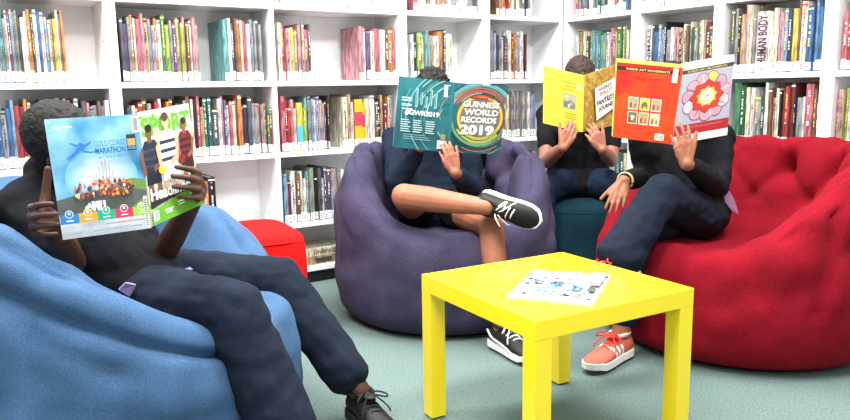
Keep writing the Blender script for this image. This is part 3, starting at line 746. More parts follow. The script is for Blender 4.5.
def person(label, J, skin, hairm, shirt, trouser, hair='short', sleeve=1.0, legs=1.0, k=1.0, leg_w=1.0, cuff=1.0, shirt_w=1.0, hands=None, wr_amp=.007, feet=None):
    t = empty('person', (J['pelvis'][0], J['pelvis'][1], 0)); tag(t, label, 'person')
    o = V(t.location); J = {a: V(b_) - (o if a not in ('look', 'toeup') else V()) for a, b_ in J.items()}
    lat = (J['sh_r'] - J['sh_l']).normalized(); plat = (J['hip_r'] - J['hip_l']).normalized()
    waist = J['pelvis'].lerp(J['chest'], .45)
    def torso(bm, g):
        capsule(bm, J['hip_l'], J['hip_r'], .088 * k + g, .088 * k + g)
        w2 = (lat + plat).normalized()
        lv = [(J['pelvis'], plat, .085, .085), (waist, w2, .055, .088), (J['chest'], lat, .085, .095)]
        for (c0, l0, a0, r0), (c1, l1, a1, r1) in zip(lv, lv[1:]):
            for sg in (-1, 0, 1): capsule(bm, c0 + l0 * a0 * k * sg, c1 + l1 * a1 * k * sg, r0 * k + g, r1 * k + g)
        for sg, sh in ((-1, 'sh_l'), (1, 'sh_r')):
            capsule(bm, J['chest'] + lat * .085 * k * sg, J[sh], .09 * k + g, .05 * k + g); capsule(bm, J['neck'] - (J['neck'] - J['chest']).normalized() * .03, J[sh], .048 * k + g, .048 * k + g)
        capsule(bm, J['chest'], J['neck'], .09 * k + g, .05 * k + g)
    def arm(bm, sd, g, f=2.0):
        a, e, w = J['sh_' + sd], J['el_' + sd], J['wr_' + sd]
        if f < 1: capsule(bm, a, a.lerp(e, f), .047 * k + g, .042 * k + g); return
        capsule(bm, a, e, .046 * k + g, .038 * k + g)
        ee = e.lerp(w, min(1, f - 1)); capsule(bm, e, e.lerp(ee, .4), .038 * k + g, .037 * k + g); capsule(bm, e.lerp(ee, .4), ee, .037 * k + g, (.037 - .0135 * min(1, f - 1)) * k + g)
    def leg(bm, sd, g, f=2.0, wide=1.0, cf=1.0):
        f, wide, cf = [q[sd] if isinstance(q, dict) else q for q in (f, wide, cf)]; hwd = 1 + (wide - 1) * .35
        h, n, a = J['hip_' + sd], J['kn_' + sd], J['an_' + sd]
        if f < 1: capsule(bm, h, h.lerp(n, f), .085 * k * wide + g, .075 * k * wide + g); return
        capsule(bm, h, n, .083 * k * hwd + g, .055 * k * wide + g)
        e = n.lerp(a, min(1, f - 1)); md = n.lerp(e, .35)
        if f >= 2: capsule(bm, n, n.lerp(a, .3), .053 * k + g, .054 * k + g); capsule(bm, n.lerp(a, .3), a, .054 * k + g, .034 * k + g)
        else: capsule(bm, n, md, .055 * k * wide + g, .056 * k * wide + g); capsule(bm, md, e, .056 * k * wide + g, .052 * k * cf + g)
    b = bmesh.new(); torso(b, 0)
    for sd in 'lr':
        arm(b, sd, 0); leg(b, sd, 0)
        fd = V(feet[sd]) if feet and sd in feet else V((0, 0, 1))
        capsule(b, J['an_' + sd], J['an_' + sd] - fd.normalized() * .04, .032, .026)
        tz = (J['toe_' + sd] - J['an_' + sd]); tz = tz - fd.normalized() * tz.dot(fd.normalized()); capsule(b, J['an_' + sd] - fd.normalized() * .045, J['an_' + sd] - fd.normalized() * .05 + tz.normalized() * .10, .022, .016)
        if hands and sd in hands: hand(b, J['wr_' + sd], **hands[sd])
    lk = V(J['look']).normalized(); hd = J['head']; up = (hd - J['neck']); up = (up - lk * up.dot(lk)).normalized(); sd_ = lk.cross(up).normalized()
    chain(b, [J['neck'] - up * .03, hd - up * .05 - lk * .015], [.056 * k, .052 * k])
    ax = (sd_, lk, up)
    ellipsoid(b, hd + up * .012 - lk * .006, (.073 * k, .092 * k, .100 * k), ax)
    ellipsoid(b, hd - up * .052 + lk * .026, (.055 * k, .062 * k, .062 * k), ax)
    ellipsoid(b, hd + up * .028 + lk * .060, (.052 * k, .024 * k, .020 * k), ax)
    chain(b, [hd + lk * .082 + up * .012, hd + lk * .104 - up * .026], [.009, .0145]); 
    for sg in (-1, 1):
        ellipsoid(b, hd + lk * .102 - up * .03 + sd_ * .011 * sg, (.009, .010, .008), ax, 2); ellipsoid(b, hd + sd_ * .074 * sg * k - lk * .008 - up * .012, (.010, .019, .032), ax, 2)
        ellipsoid(b, hd + sd_ * .04 * sg + lk * .064 - up * .022, (.022, .018, .02), ax, 2)
    ellipsoid(b, hd - up * .098 * k + lk * .068, (.02, .017, .016), ax, 2)
    fuse('body', b, skin, t, .0042, 3)
    for sg in (-1, 1):
        b = bmesh.new(); ellipsoid(b, hd + lk * .0815 + up * .004 + sd_ * .031 * sg, (.0125, .009, .008), ax, 2); ey = from_bm('eye', b, mat('eye_white', (232, 228, 222), .25), t, True)
        b = bmesh.new(); ellipsoid(b, hd + lk * .088 + up * .003 + sd_ * .031 * sg, (.0055, .004, .0055), ax, 2); from_bm('iris', b, mat('iris_dark', (36, 24, 18), .2), ey, True)
    b = bmesh.new(); ellipsoid(b, hd + lk * .084 - up * .064, (.024, .008, .007), ax, 2); from_bm('lips', b, mat('lips_' + skin.name, (150, 84, 78) if skin.name != 'skin_dark' else (88, 50, 46), .5), t, True)
    # hair
    b = bmesh.new(); hs = {'short': 1.0, 'afro': 1.06, 'curly': 1.10}[hair]
    ellipsoid(b, hd + up * .030 - lk * .020, (.080 * k * hs, .094 * k * hs, .096 * k * hs), ax, 4)
    ellipsoid(b, hd - up * .03 - lk * .048, (.062 * k, .048 * k, .06 * k), ax, 3)
    am, sc_ = {'short': (.004, 60), 'afro': (.004, 80), 'curly': (.012, 55)}[hair]
    fuse('hair', b, hairm, t, .005, 1, lambda c: am * noise.noise(c * sc_) + am * .6 * noise.noise(c * sc_ * 2.3))
    # clothes
    def wr(c): return wr_amp * (noise.noise(V((c.x * 11, c.y * 11, c.z * 17))) + .7 * noise.noise(V((c.x * 24 + 3, c.y * 24, c.z * 30))))
    b = bmesh.new(); torso(b, .014 * shirt_w)
    for sd in 'lr': arm(b, sd, .0125 * shirt_w, sleeve)
    fuse('shirt', b, shirt, t, .007, 4, wr)
    b = bmesh.new(); capsule(b, J['hip_l'], J['hip_r'], .088 * k + .012, .088 * k + .012)
    for sd in 'lr': leg(b, sd, .012, legs, leg_w, cuff)
    fuse('trousers' if isinstance(legs, dict) or legs > 1 else 'shorts', b, trouser, t, .007, 4, wr)
    return t, o
SK_DARK = mat('skin_dark', (82, 50, 39), .5, noise_amt=.15, noise_scale=18, spec=.4)
SK_TAN = mat('skin_tan', (164, 104, 77), .55, noise_amt=.08, noise_scale=16)
SK_MED = mat('skin_medium', (162, 105, 82), .55, noise_amt=.08, noise_scale=16)
HAIR_BLACK = mat('hair_black', (26, 21, 20), .75, noise_amt=.5, noise_scale=90, bump=1.0, bump_scale=160)
HAIR_BROWN = mat('hair_brown', (62, 46, 38), .7, noise_amt=.4, noise_scale=90, bump=.9, bump_scale=160)
NAVY = fabric('navy_cloth', (30, 38, 54), (18, 24, 36), 340, .3, .03, 12)
JEAN = fabric('navy_denim', (34, 48, 72), (20, 31, 50), 340, .35, .03, 12)
CHAR = fabric('black_cloth', (25, 26, 32), (15, 16, 20), 340, .3, .03, 12)
JACK = fabric('navy_jacket', (26, 38, 56), (15, 24, 38), 300, .3, .03, 12)
SHORT = fabric('black_shorts', (22, 24, 29), (13, 14, 18), 300, .3, .03, 12)
SH_BLACK = mat('shoe_black', (17, 16, 17), .6, noise_amt=.3, noise_scale=90); SH_WHITE = mat('shoe_white', (240, 240, 236), .5)
SH_SALMON = mat('shoe_salmon', (232, 112, 92), .85, noise_amt=.14, noise_scale=120, bump=.3, bump_scale=400); SH_RED = mat('lace_red', (240, 62, 48), .8)
SOLE_DARK = mat('sole_dark', (30, 29, 30), .7); LACE_BLACK = mat('lace_black', (20, 20, 22), .8)
LILAC = mat('lilac_cloth', (186, 160, 206), .85, noise_amt=.12, noise_scale=60)
def flap(name, pts, parent, o, m, th=.004):
    b = bmesh.new(); c = [V(p) - o for p in pts]; n = (c[1] - c[0]).cross(c[2] - c[0]).normalized()
    A = [b.verts.new(p) for p in c]; B = [b.verts.new(p + n * th) for p in c]
    b.faces.new(A); b.faces.new(B[::-1])
    for i in range(len(c)): b.faces.new((A[i], B[i], B[(i + 1) % len(c)], A[(i + 1) % len(c)]))
    bmesh.ops.recalc_face_normals(b, faces=b.faces[:]); return from_bm(name, b, m, parent)

# ---- boy on the left with the sports magazine
magA_b = [at(63, 240, 1.70), at(151, 228, 1.80), at(138, 114, 1.80), at(44, 119.5, 1.70)]
magA_f = [at(151.5, 226, 1.80), at(203, 204, 1.99), at(187, 103.5, 1.99), at(138.5, 112.5, 1.80)]
fA = (V(magA_f[1]) - V(magA_f[0])); fA.z = 0; fA.normalize(); nA = fA.cross(V((0, 0, 1)))
JA = dict(pelvis=(-.82, 2.06, .47), hip_l=(-.80, 2.15, .455), hip_r=(-.78, 1.97, .445), chest=(-1.03, 2.07, .67), neck=(-1.06, 2.06, .785), head=(-.962, 2.00, .868), look=(.995, -.12, -.10),
          sh_l=(-.96, 2.20, .715), sh_r=(-1.08, 1.92, .71), el_r=(-.915, 1.86, .575), wr_r=at(50, 220, 1.745), el_l=at(158, 264, 2.14), wr_l=at(199, 190, 2.00),
          kn_r=(-.480, 1.78, .465), an_r=(-.33, 1.71, .10), toe_r=(-.23, 1.53, .04), kn_l=(-.455, 2.20, .435), an_l=(-.205, 2.11, .105), toe_l=(-.095, 1.93, .04))
pA, oA = person('boy in dark clothes reclining in the blue bean bag, hidden behind a sports magazine', JA, SK_DARK, HAIR_BLACK, CHAR, NAVY, 'afro', .75, dict(l=1.83, r=1.93), .96, dict(l=1.10, r=1.24), dict(l=1.15, r=1.5),
    hands=dict(r=dict(d=(.05, -.85, .12), pn=(1, .12, .05), thumb_pos=True, curl=(.80, .55, .25), spread=.10, tdir=(.92, -.10, .16), L=1.0),
               l=dict(d=(.22, -.85, .25), pn=(-.97, -.22, .05), thumb_pos=False, curl=(.50, .45, .3), spread=.07, tdir=(.9, -.2, .3), L=1.04)))
shoe(pA, V(JA['an_l']) - oA, V(JA['toe_l']) - oA, (SH_BLACK, SOLE_DARK, LACE_BLACK), 'black laced leather shoe')
shoe(pA, V(JA['an_r']) - oA, V(JA['toe_r']) - oA, (SH_BLACK, SOLE_DARK, LACE_BLACK), 'black laced leather shoe')
t, bq, fq = open_book('magazine', 'magazine', 'sports magazine held open, blue marathon advert left and green cover right', magA_b, magA_f, (PAPER, PAPER, PAPER), .0008, .006)
sky = printmat('marathon_sky', (150, 200, 224), (62, 142, 188), 9)
p = Print(*bq)
p.rect(0, 0, 1, 1, (226, 230, 234)); p.rect(0, .2, 1, 1, sky)
for i in range(9): p.disc(.52, .49, .40 - .034 * i, tuple(int(a + (b - a) * i / 8) for a, b in zip((128, 190, 218), (238, 244, 248))), .62, 32)
p.poly([(0, .2), (1, .2), (1, .345), (.62, .40), (.3, .37), (0, .33)], (92, 98, 92)); p.poly([(.62, .395), (1, .345), (1, .43), (.85, .46), (.7, .44)], (112, 142, 74)); p.poly([(.8, .2), (1, .2), (1, .3)], (120, 150, 80))
for (u, w, h) in ((.50, .018, .60), (.535, .022, .645), (.57, .03, .66), (.605, .022, .62), (.46, .018, .55), (.64, .018, .56)):
    p.poly([(u - w, .42), (u + w, .42), (u + w * .7, h), (u - w * .7, h)], (212, 214, 220)); p.rect(u - w * .3, .43, u + w * .2, h - .02, (172, 180, 196))
rr = random.Random(3); cc = [(206, 70, 62), (232, 180, 70), (214, 110, 96), (120, 60, 60), (246, 240, 226), (60, 70, 110), (226, 140, 60), (150, 44, 70), (70, 50, 50)]
for i in range(120):
    u = rr.uniform(.2, .84); v = rr.uniform(.335, .475 - abs(u - .52) * .12); c = rr.choice(cc)
    p.disc(u, v, .016, c, .9, 8); p.disc(u, v + .02, .008, (150, 100, 80), .8, 8)
for i in range(7):
    u = .22 + rr.random() * .3; p.poly([(u, .22), (u + .016, .22), (u + .02, .30), (u - .01, .30)], (236, 236, 240))
for k in range(6): p.disc(.30 + .03 * k, .25 + .02 * (k % 2), .018, (228, 226, 228), 1.2, 10)
bl = (52, 118, 190)
p.disc(.325, .775, .026, bl, .75, 14)
p.poly([(.26, .715), (.36, .735), (.385, .77), (.35, .785), (.30, .76), (.27, .745)], bl); p.poly([(.37, .775), (.43, .80), (.44, .79), (.385, .755)], bl); p.poly([(.30, .775), (.22, .80), (.215, .79), (.285, .755)], bl)
p.poly([(.27, .73), (.20, .69), (.16, .67), (.16, .66), (.21, .675), (.30, .715)], bl); p.poly([(.34, .73), (.42, .715), (.50, .72), (.50, .71), (.42, .70), (.33, .715)], bl)
p.text('GOLD COAST', .47, .752, .80, .80, (56, 130, 186), .01); p.text('MARATHON', .47, .69, .80, .742, (26, 100, 168), .03); p.text('6-7 JULY 2019', .50, .645, .80, .672, (70, 130, 184), .01)
p.rect(.822, .70, .925, .835, (60, 56, 60)); p.rect(.83, .74, .917, .80, (196, 160, 96)); p.rect(.83, .71, .917, .735, (90, 130, 160))
p.rect(.90, .85, .975, .985, (246, 246, 246))
for k in range(9): p.rect(.912 + .006 * k, .865, .915 + .006 * k + .001 * (k % 3), .97, (120, 120, 124))
p.disc(.09, .93, .02, (240, 246, 250), .6, 12); p.disc(.115, .925, .016, (240, 246, 250), .6, 12); p.rect(.15, .924, .26, .934, (220, 234, 244))
for k, c in enumerate(((50, 128, 190), (236, 158, 56), (48, 164, 136), (206, 52, 96), (146, 198, 72))):
    p.rect(.0 + .2 * k, .135, .2 + .2 * k, .215, c); p.disc(.1 + .2 * k, .215, .045, (240, 240, 242), .72, 20); p.disc(.1 + .2 * k, .215, .038, c, .72, 20); p.disc(.1 + .2 * k, .22, .014, (246, 246, 248), .8, 10); p.rect(.06 + .2 * k, .155, .14 + .2 * k, .165, (240, 240, 242))
p.rect(.48, .095, .93, .107, (170, 150, 156))
for k in range(4): p.rect(.12 + .22 * k, .045, .22 + .22 * k, .06, (150, 164, 180)); p.rect(.14 + .22 * k, .03, .2 + .22 * k, .036, (180, 186, 192))
p.rect(.93, .03, .97, .30, (226, 224, 214))
for k in range(12): p.rect(.937, .04 + .02 * k, .963, .05 + .02 * k, (110, 110, 108))
p.done('back_cover_print', t)
p = Print(*fq)
p.rect(0, 0, 1, 1, printmat('mag_white', (214, 222, 206), (180, 204, 164), 8)); gr = (98, 172, 44)
p.rect(0, .93, 1, 1, (232, 240, 224))
p.rect(.0, .935, .30, .965, gr)
p.text('SPORT', .02, .775, .985, .945, gr, .045)
p.rect(.06, .946, .24, .958, (240, 244, 236))
def player(u, v, s, jersey, stripe, skin, hair, shorts):
    p.poly([(u - .10 * s, v), (u - .02 * s, v - .02), (u - .03 * s, v - .24 * s), (u - .11 * s, v - .24 * s)], skin); p.poly([(u + .02 * s, v), (u + .10 * s, v), (u + .13 * s, v - .22 * s), (u + .06 * s, v - .22 * s)], skin)
    p.poly([(u - .12 * s, v - .06 * s), (u + .12 * s, v - .06 * s), (u + .11 * s, v + .06 * s), (u - .11 * s, v + .06 * s)], shorts)
    p.poly([(u - .11 * s, v + .04 * s), (u + .11 * s, v + .04 * s), (u + .14 * s, v + .22 * s), (u + .08 * s, v + .28 * s), (u - .08 * s, v + .28 * s), (u - .14 * s, v + .22 * s)], jersey)
    for k in range(3): p.rect(u - .115 * s, v + (.07 + .06 * k) * s, u + .115 * s, v + (.095 + .06 * k) * s, stripe)
    p.poly([(u + .12 * s, v + .23 * s), (u + .17 * s, v + .2 * s), (u + .13 * s, v + .06 * s), (u + .02 * s, v + .03 * s), (u + .02 * s, v + .07 * s), (u + .10 * s, v + .1 * s)], skin)
    p.poly([(u - .12 * s, v + .23 * s), (u - .18 * s, v + .18 * s), (u - .15 * s, v + .02 * s), (u - .10 * s, v + .03 * s), (u - .12 * s, v + .13 * s)], skin)
    p.rect(u - .03 * s, v + .26 * s, u + .03 * s, v + .31 * s, skin); p.disc(u, v + .345 * s, .052 * s, skin, 1.0, 18, .05 * s); p.disc(u, v + .372 * s, .053 * s, hair, 1, 18, .032 * s)
p.poly([(0, .2), (1, .2), (1, .5), (.6, .56), (0, .52)], (186, 200, 176))
player(.14, .42, 1.15, (34, 44, 66), (58, 60, 78), (120, 80, 62), (34, 26, 24), (30, 36, 54)); player(.82, .46, 1.05, (120, 30, 40), (40, 34, 40), (140, 92, 74), (40, 32, 30), (60, 24, 32))
player(.46, .43, 1.32, (236, 238, 236), (44, 54, 84), (214, 170, 142), (84, 62, 48), (230, 232, 232))
p.disc(.30, .46, .075, (224, 190, 70), .55, 20); p.disc(.70, .50, .07, (130, 44, 38), .6, 18)
p.poly([(0, .20), (.3, .235), (.65, .245), (1, .24), (1, .19), (.6, .195), (0, .15)], (40, 44, 40))
p.text('Headliners', .03, .205, .86, .315, (30, 34, 30), .06, -.02); p.text('Headliners', .02, .212, .85, .322, (250, 250, 248), .035, -.02)
p.poly([(0, 0), (1, 0), (1, .20), (.6, .19), (.25, .15), (0, .12)], gr)
for k in range(3): p.rect(.24 + .25 * k, .085 + .03 * k, .40 + .25 * k, .10 + .03 * k, (244, 248, 238)); p.rect(.26 + .25 * k, .06 + .03 * k, .38 + .25 * k, .072 + .03 * k, (244, 248, 238))
p.rect(.02, .03, .12, .12, (246, 246, 246))
for k in range(7): p.rect(.03 + .012 * k, .04, .035 + .012 * k, .11, (80, 80, 80))
p.done('front_cover_print', t)
flap('shirt_tail', [at(119, 290, 1.83), at(126, 283, 1.83), at(136, 285, 1.86), at(130, 297, 1.86)], pA, oA, LILAC)['label'] = 'lilac shirt tail'
flap('shirt_tail', [at(166, 275, 1.99), at(190, 267, 2.02), at(193, 269, 2.02), at(170, 278, 1.99)], pA, oA, LILAC)['label'] = 'lilac shirt tail'

# ---- boy in shorts with the record book
bkB_b = [at(393, 147, 3.02), at(447, 152, 3.045), at(452, 82, 3.045), at(399, 76, 3.02)]
bkB_f = [at(449.5, 152.5, 3.045), at(499, 154, 3.20), at(509, 87, 3.20), at(455, 82.5, 3.045)]
JB = dict(pelvis=(.045, 3.32, .475), hip_l=(.125, 3.28, .475), hip_r=(-.035, 3.28, .475), chest=(.04, 3.43, .70), neck=(.035, 3.42, .845), head=(.04, 3.37, .97), look=(.02, -1, -.1),
          sh_l=(.205, 3.41, .775), sh_r=(-.135, 3.40, .775), el_l=at(472, 190, 3.24), wr_l=at(455, 172, 3.00), el_r=at(397, 184, 3.17), wr_r=at(420, 146, 3.09),
          kn_r=at(404, 196, 2.92), an_r=at(486, 207, 2.76), toe_r=at(486, 207, 2.76) + V((.20, -.10, -.075)), kn_l=at(491, 226, 2.87), an_l=(.285, 2.73, .10), toe_l=(.40, 2.53, .03))
pB, oB = person('boy in navy jacket and shorts sitting cross-legged in the purple bean bag', JB, SK_TAN, HAIR_BLACK, JACK, SHORT, 'curly', 1.82, .26, .94, 1.08, feet=dict(r=(-.40, -.85, -.12)),
    hands=dict(l=dict(d=(-.38, -.02, .92), pn=(.0, 1, .05), thumb_pos=False, curl=(.16, .30, .25), spread=.03, tdir=(.35, .85, .35), L=.80),
               r=dict(d=(.25, .05, .95), pn=(-.1, -1, .05), thumb_pos=True, curl=(.1, .15, .1), spread=.05)))
shoe(pB, V(JB['an_l']) - oB, V(JB['toe_l']) - oB, (SH_BLACK, SH_WHITE, LABELW), 'black canvas sneaker with a white side line', True, None, .275, 0, True)
shoe(pB, V(JB['an_r']) - oB, V(JB['toe_r']) - oB, (SH_BLACK, SH_WHITE, LABELW), 'black canvas sneaker with a white sole', True, None, .26, 0, None, up=(-.40, -.85, -.12))
tealp = printmat('record_teal', (44, 118, 126), (14, 72, 86), 7, stretch=(1, 1, .6))
tb_cov = mat('board_teal', (30, 104, 116), .35)
t, bq, fq = open_book('book', 'book', 'large teal record book held open by the boy in shorts', bkB_b, bkB_f, (tb_cov, tb_cov, tb_cov), .003, .010)
p = Print(*bq); p.rect(0, 0, 1, 1, tealp); asp = 54 / 70
for (u, v, r0, a0, a1, c) in ((1.15, .45, .95, 110, 190, (120, 190, 186)), (1.15, .45, .80, 120, 200, (52, 150, 150)), (1.2, .5, .62, 110, 180, (150, 200, 190)), (1.1, .3, .5, 100, 200, (20, 70, 86)), (1.2, .55, .38, 90, 200, (130, 130, 120))): p.ring(u, v, r0, r0 + .018, c, asp, a0, a1)
rr = random.Random(9)
for i in range(16):
    r0 = rr.uniform(.3, 1.1); a0 = rr.uniform(100, 220); p.ring(1.15, .45, r0, r0 + rr.uniform(.008, .02), rr.choice([(90, 170, 172), (40, 120, 128), (20, 64, 78), (140, 180, 170), (60, 140, 140)]), asp, a0, a0 + rr.uniform(15, 50))
for (u0, u1, v0, v1, n) in ((.09, .28, .67, .74, 2), (.09, .28, .60, .64, 2), (.10, .30, .55, .585, 1)):
    for k in range(n): p.rect(u0, v0 + (v1 - v0) * k / n, u1, v0 + (v1 - v0) * (k + .55) / n, (196, 220, 220))
for k in range(5): p.rect(.34 + .09 * k, .60 + .03 * (k % 2), .385 + .09 * k, .86 - .05 * (k % 3), (140, 186, 190)) ; p.rect(.35 + .09 * k, .62, .365 + .09 * k, .84, tealp)
for j in range(2):
    for r_ in range(6):
        for c_ in range(3): p.rect(.10 + .23 * c_ + .02 * j, .40 - .032 * r_, .10 + .23 * c_ + rr.uniform(.10, .19), .413 - .032 * r_, (176, 208, 210))
for r_ in range(3): p.rect(.16, .20 - .03 * r_, rr.uniform(.5, .7), .206 - .03 * r_, (150, 190, 194))
p.text('#GWR2019', .16, .475, .80, .55, (236, 244, 244), .03)
p.rect(.86, .78, .93, .95, (226, 232, 232)); p.rect(.80, .04, .97, .155, (244, 244, 244))
for k in range(10): p.rect(.815 + .014 * k, .06, .822 + .014 * k, .12, (60, 60, 60))
p.rect(.86, .17, .94, .25, (150, 130, 70)); p.done('back_cover_print', t)
p = Print(*fq); p.rect(0, 0, 1, 1, tealp)
for (r0, r1, c, a0, a1) in ((.62, .68, (96, 170, 172), 20, 160), (.56, .60, (140, 110, 100), 20, 170), (.50, .545, (186, 90, 70), 40, 150), (.60, .65, (24, 70, 84), 180, 350), (.52, .57, (110, 160, 110), 190, 340), (.47, .52, (90, 96, 96), -30, 60), (.46, .50, (180, 190, 96), 210, 320), (.66, .70, (170, 190, 180), -40, 40)): p.ring(.52, .52, r0, r1, c, .74, a0, a1)
rr = random.Random(21)
for i in range(26):
    r0 = rr.uniform(.46, .74); a0 = rr.uniform(0, 360); p.ring(.52, .52, r0, r0 + rr.uniform(.008, .024), rr.choice([(120, 190, 190), (60, 150, 156), (150, 120, 112), (186, 96, 76), (20, 64, 78), (100, 104, 104), (196, 206, 200), (150, 160, 100)]), .74, a0, a0 + rr.uniform(30, 110))
p.disc(.52, .52, .445, (238, 150, 40), .74, 48); p.ring(.52, .52, .40, .43, (250, 206, 70), .74); p.ring(.52, .52, .405, .445, (150, 180, 70), .74, 215, 330); p.ring(.52, .52, .41, .445, (206, 80, 40), .74, 60, 120)
p.disc(.52, .52, .385, (112, 112, 112), .74, 48); p.disc(.52, .52, .30, (134, 132, 130), .74, 40)
for tx, u0, u1, v0, v1 in (('GUINNESS', .17, .86, .67, .755), ('WORLD', .20, .86, .555, .645), ('RECORDS', .16, .84, .445, .53)):
    p.text(tx, u0 + .012, v0 - .01, u1 + .012, v1 - .01, (60, 62, 66), .045); p.text(tx, u0, v0, u1, v1, (244, 242, 232), .04)
p.text('2019', .152, .255, .822, .405, (60, 62, 66), .055); p.text('2019', .14, .265, .81, .415, (248, 246, 238), .05)
p.rect(.30, .79, .62, .815, (150, 60, 40)); p.done('front_cover_print', t)

# ---- boy behind with the yellow picture book
bkC_b = [at(543, 123, 3.50), at(580, 132, 3.42), at(583, 75, 3.42), at(543.5, 66, 3.50)]
bkC_f = [at(582, 132, 3.42), at(616, 125, 3.60), at(616, 64.5, 3.60), at(585, 75, 3.42)]
JC = dict(pelvis=(.82, 3.90, .52), hip_l=(.91, 3.86, .50), hip_r=(.73, 3.86, .50), chest=(.81, 3.88, .76), neck=(.80, 3.84, .92), head=(.79, 3.76, 1.03), look=(-.02, -.85, -.62),
          sh_l=(.975, 3.84, .86), sh_r=(.645, 3.84, .86), el_r=at(546, 161, 3.66), wr_r=at(563, 147, 3.39), el_l=at(611, 160, 3.70), wr_l=at(602, 149, 3.40),
          kn_r=at(541, 191, 3.56), an_r=(.60, 3.62, .10), toe_r=(.57, 3.49, .04), kn_l=at(624, 192, 3.56), an_l=(.965, 3.62, .10), toe_l=(.98, 3.46, .04))
pC, oC = person('boy in black T-shirt and jeans on the teal pouf, behind a yellow picture book', JC, SK_MED, HAIR_BROWN, CHAR, JEAN, 'short', .62, 1.95, .95, 1.05,
    hands=dict(r=dict(d=(.42, -.05, .90), pn=(.1, 1, .1), thumb_pos=True, curl=(.25, .5, .4), spread=.03, tdir=(.5, .8, .2), L=.84),
               l=dict(d=(-.52, -.05, .85), pn=(-.1, 1, .1), thumb_pos=False, curl=(.25, .5, .4), spread=.03, tdir=(.5, .8, .2), L=.84)))
for sd in 'lr': shoe(pC, V(JC['an_' + sd]) - oC, V(JC['toe_' + sd]) - oC, (SH_BLACK, SOLE_DARK, LACE_BLACK), 'black shoe', False)
yb = mat('board_yellow', (208, 188, 62), .4)
t, bq, fq = open_book('picture_book', 'book', 'yellow picture book with white title panel, held by the boy on the teal pouf', bkC_b, bkC_f, (yb, yb, yb), .003, .006)
p = Print(*bq); p.rect(0, 0, 1, 1, (208, 188, 58)); p.rect(.52, .35, .86, .62, (150, 150, 122)); p.poly([(.54, .37), (.84, .37), (.84, .46), (.72, .52), (.6, .47), (.54, .5)], (96, 108, 92)); p.disc(.62, .56, .04, (204, 190, 150), .6, 12); p.disc(.74, .45, .05, (176, 130, 104), .6, 12); p.rect(.66, .38, .70, .44, (196, 196, 180))
for (v, u0, u1) in ((.80, .50, .86), (.74, .54, .84), (.68, .50, .78), (.27, .58, .9), (.23, .58, .86), (.19, .56, .9), (.09, .58, .84)): p.rect(u0, v, u1, v + .022, (170, 140, 30))
p.rect(.86, .72, .95, .82, (206, 200, 150)); p.done('back_cover_print', t)
p = Print(*fq); p.rect(0, 0, 1, 1, printmat('busy_ochre', (206, 168, 70), (168, 124, 42), 40))
rr = random.Random(5)
for i in range(110): p.disc(rr.random() * .94 + .03, rr.random() * .94 + .03, rr.uniform(.010, .024), rr.choice([(150, 110, 40), (240, 210, 120), (206, 90, 60), (110, 120, 70), (232, 220, 180), (170, 130, 60)]), .6, 8)
p.poly([(.26, .70), (.98, .80), (.99, .30), (.34, .13), (.30, .42)], (60, 56, 50)); p.poly([(.28, .715), (.99, .815), (.99, .325), (.36, .15), (.32, .42)], (246, 244, 236))
p.text("WHERE'S", .38, .635, .80, .695, (40, 40, 40), .03, .12); p.text('WALLY?', .42, .555, .82, .625, (196, 40, 44), .035, .12); p.text('THE', .60, .50, .72, .535, (40, 40, 40), .03, .12); p.text('FANTASTIC', .36, .395, .96, .485, (30, 30, 32), .045, .13); p.text('JOURNEY', .42, .28, .92, .37, (30, 30, 32), .045, .13)
p.done('front_cover_print', t)

# ---- student on the red bag with the art book
bkD_b = [at(613, 137, 2.62), at(669, 144, 2.66), at(681, 68, 2.66), at(617, 62, 2.62)]
bkD_f = [at(671, 144.5, 2.66), at(727, 135, 2.78), at(734, 58, 2.78), at(684, 67.5, 2.66)]
JD = dict(pelvis=(1.13, 2.93, .49), hip_l=(1.13, 2.99, .49), hip_r=(1.06, 2.85, .50), chest=(1.07, 3.02, .70), neck=(1.04, 3.02, .85), head=(1.00, 2.97, .975), look=(-.25, -.95, -.10),
          sh_l=(1.20, 2.99, .785), sh_r=(.885, 2.99, .785), el_r=at(646, 176, 3.04), wr_r=at(624, 181, 2.86), el_l=at(716, 186, 2.84), wr_l=at(686, 163, 2.61),
          kn_r=at(662, 193, 2.62), an_r=at(618, 258, 2.52), toe_r=at(578, 274, 2.46), kn_l=(.80, 2.72, .475), an_l=(.715, 2.615, .10), toe_l=(.545, 2.45, .03))
pD, oD = person('student in black jacket and navy trousers, one leg crossed, on the red bean bag', JD, SK_TAN, HAIR_BLACK, CHAR, NAVY, 'short', 1.86, dict(l=1.80, r=1.93), .97, 1.10, dict(l=1.0, r=1.42), feet=dict(r=(-.75, -.1, .55)),
    hands=dict(l=dict(d=(-.22, -.03, .97), pn=(.05, 1, .08), thumb_pos=False, curl=(.14, .26, .22), spread=.085, tdir=(.45, .85, .1), L=.84),
               r=dict(d=(-.42, -.50, -.76), pn=(.15, .75, -.65), thumb_pos=False, curl=(.08, .22, .25), spread=.05, tdir=(.5, .85, .1), L=.86)))
shoe(pD, V(JD['an_l']) - oD, V(JD['toe_l']) - oD, (SH_SALMON, SH_WHITE, SH_RED, mat('shoe_lining', (226, 200, 184), .8)), 'salmon suede sneaker with three white stripes', True, True, .275)
shoe(pD, V(JD['an_r']) - oD, V(JD['toe_r']) - oD, (SH_SALMON, SH_WHITE, SH_RED, mat('shoe_lining', (226, 200, 184), .8)), 'salmon suede sneaker with three white stripes', True, True, .25, 0, None, up=(-.75, -.1, .55))
wd = (V(JD['wr_r']) - V(JD['el_r'])).normalized(); a_, b_, _ = frame_from(wd)
tube('wristband', [V(JD['wr_r']) - oD - wd * .012 + (a_ * math.cos(q) + b_ * math.sin(q)) * .031 for q in [2 * math.pi * i / 16 for i in range(16)]], .0045, mat('band_tan', (214, 184, 130), .6), pD, 6, True, 2)
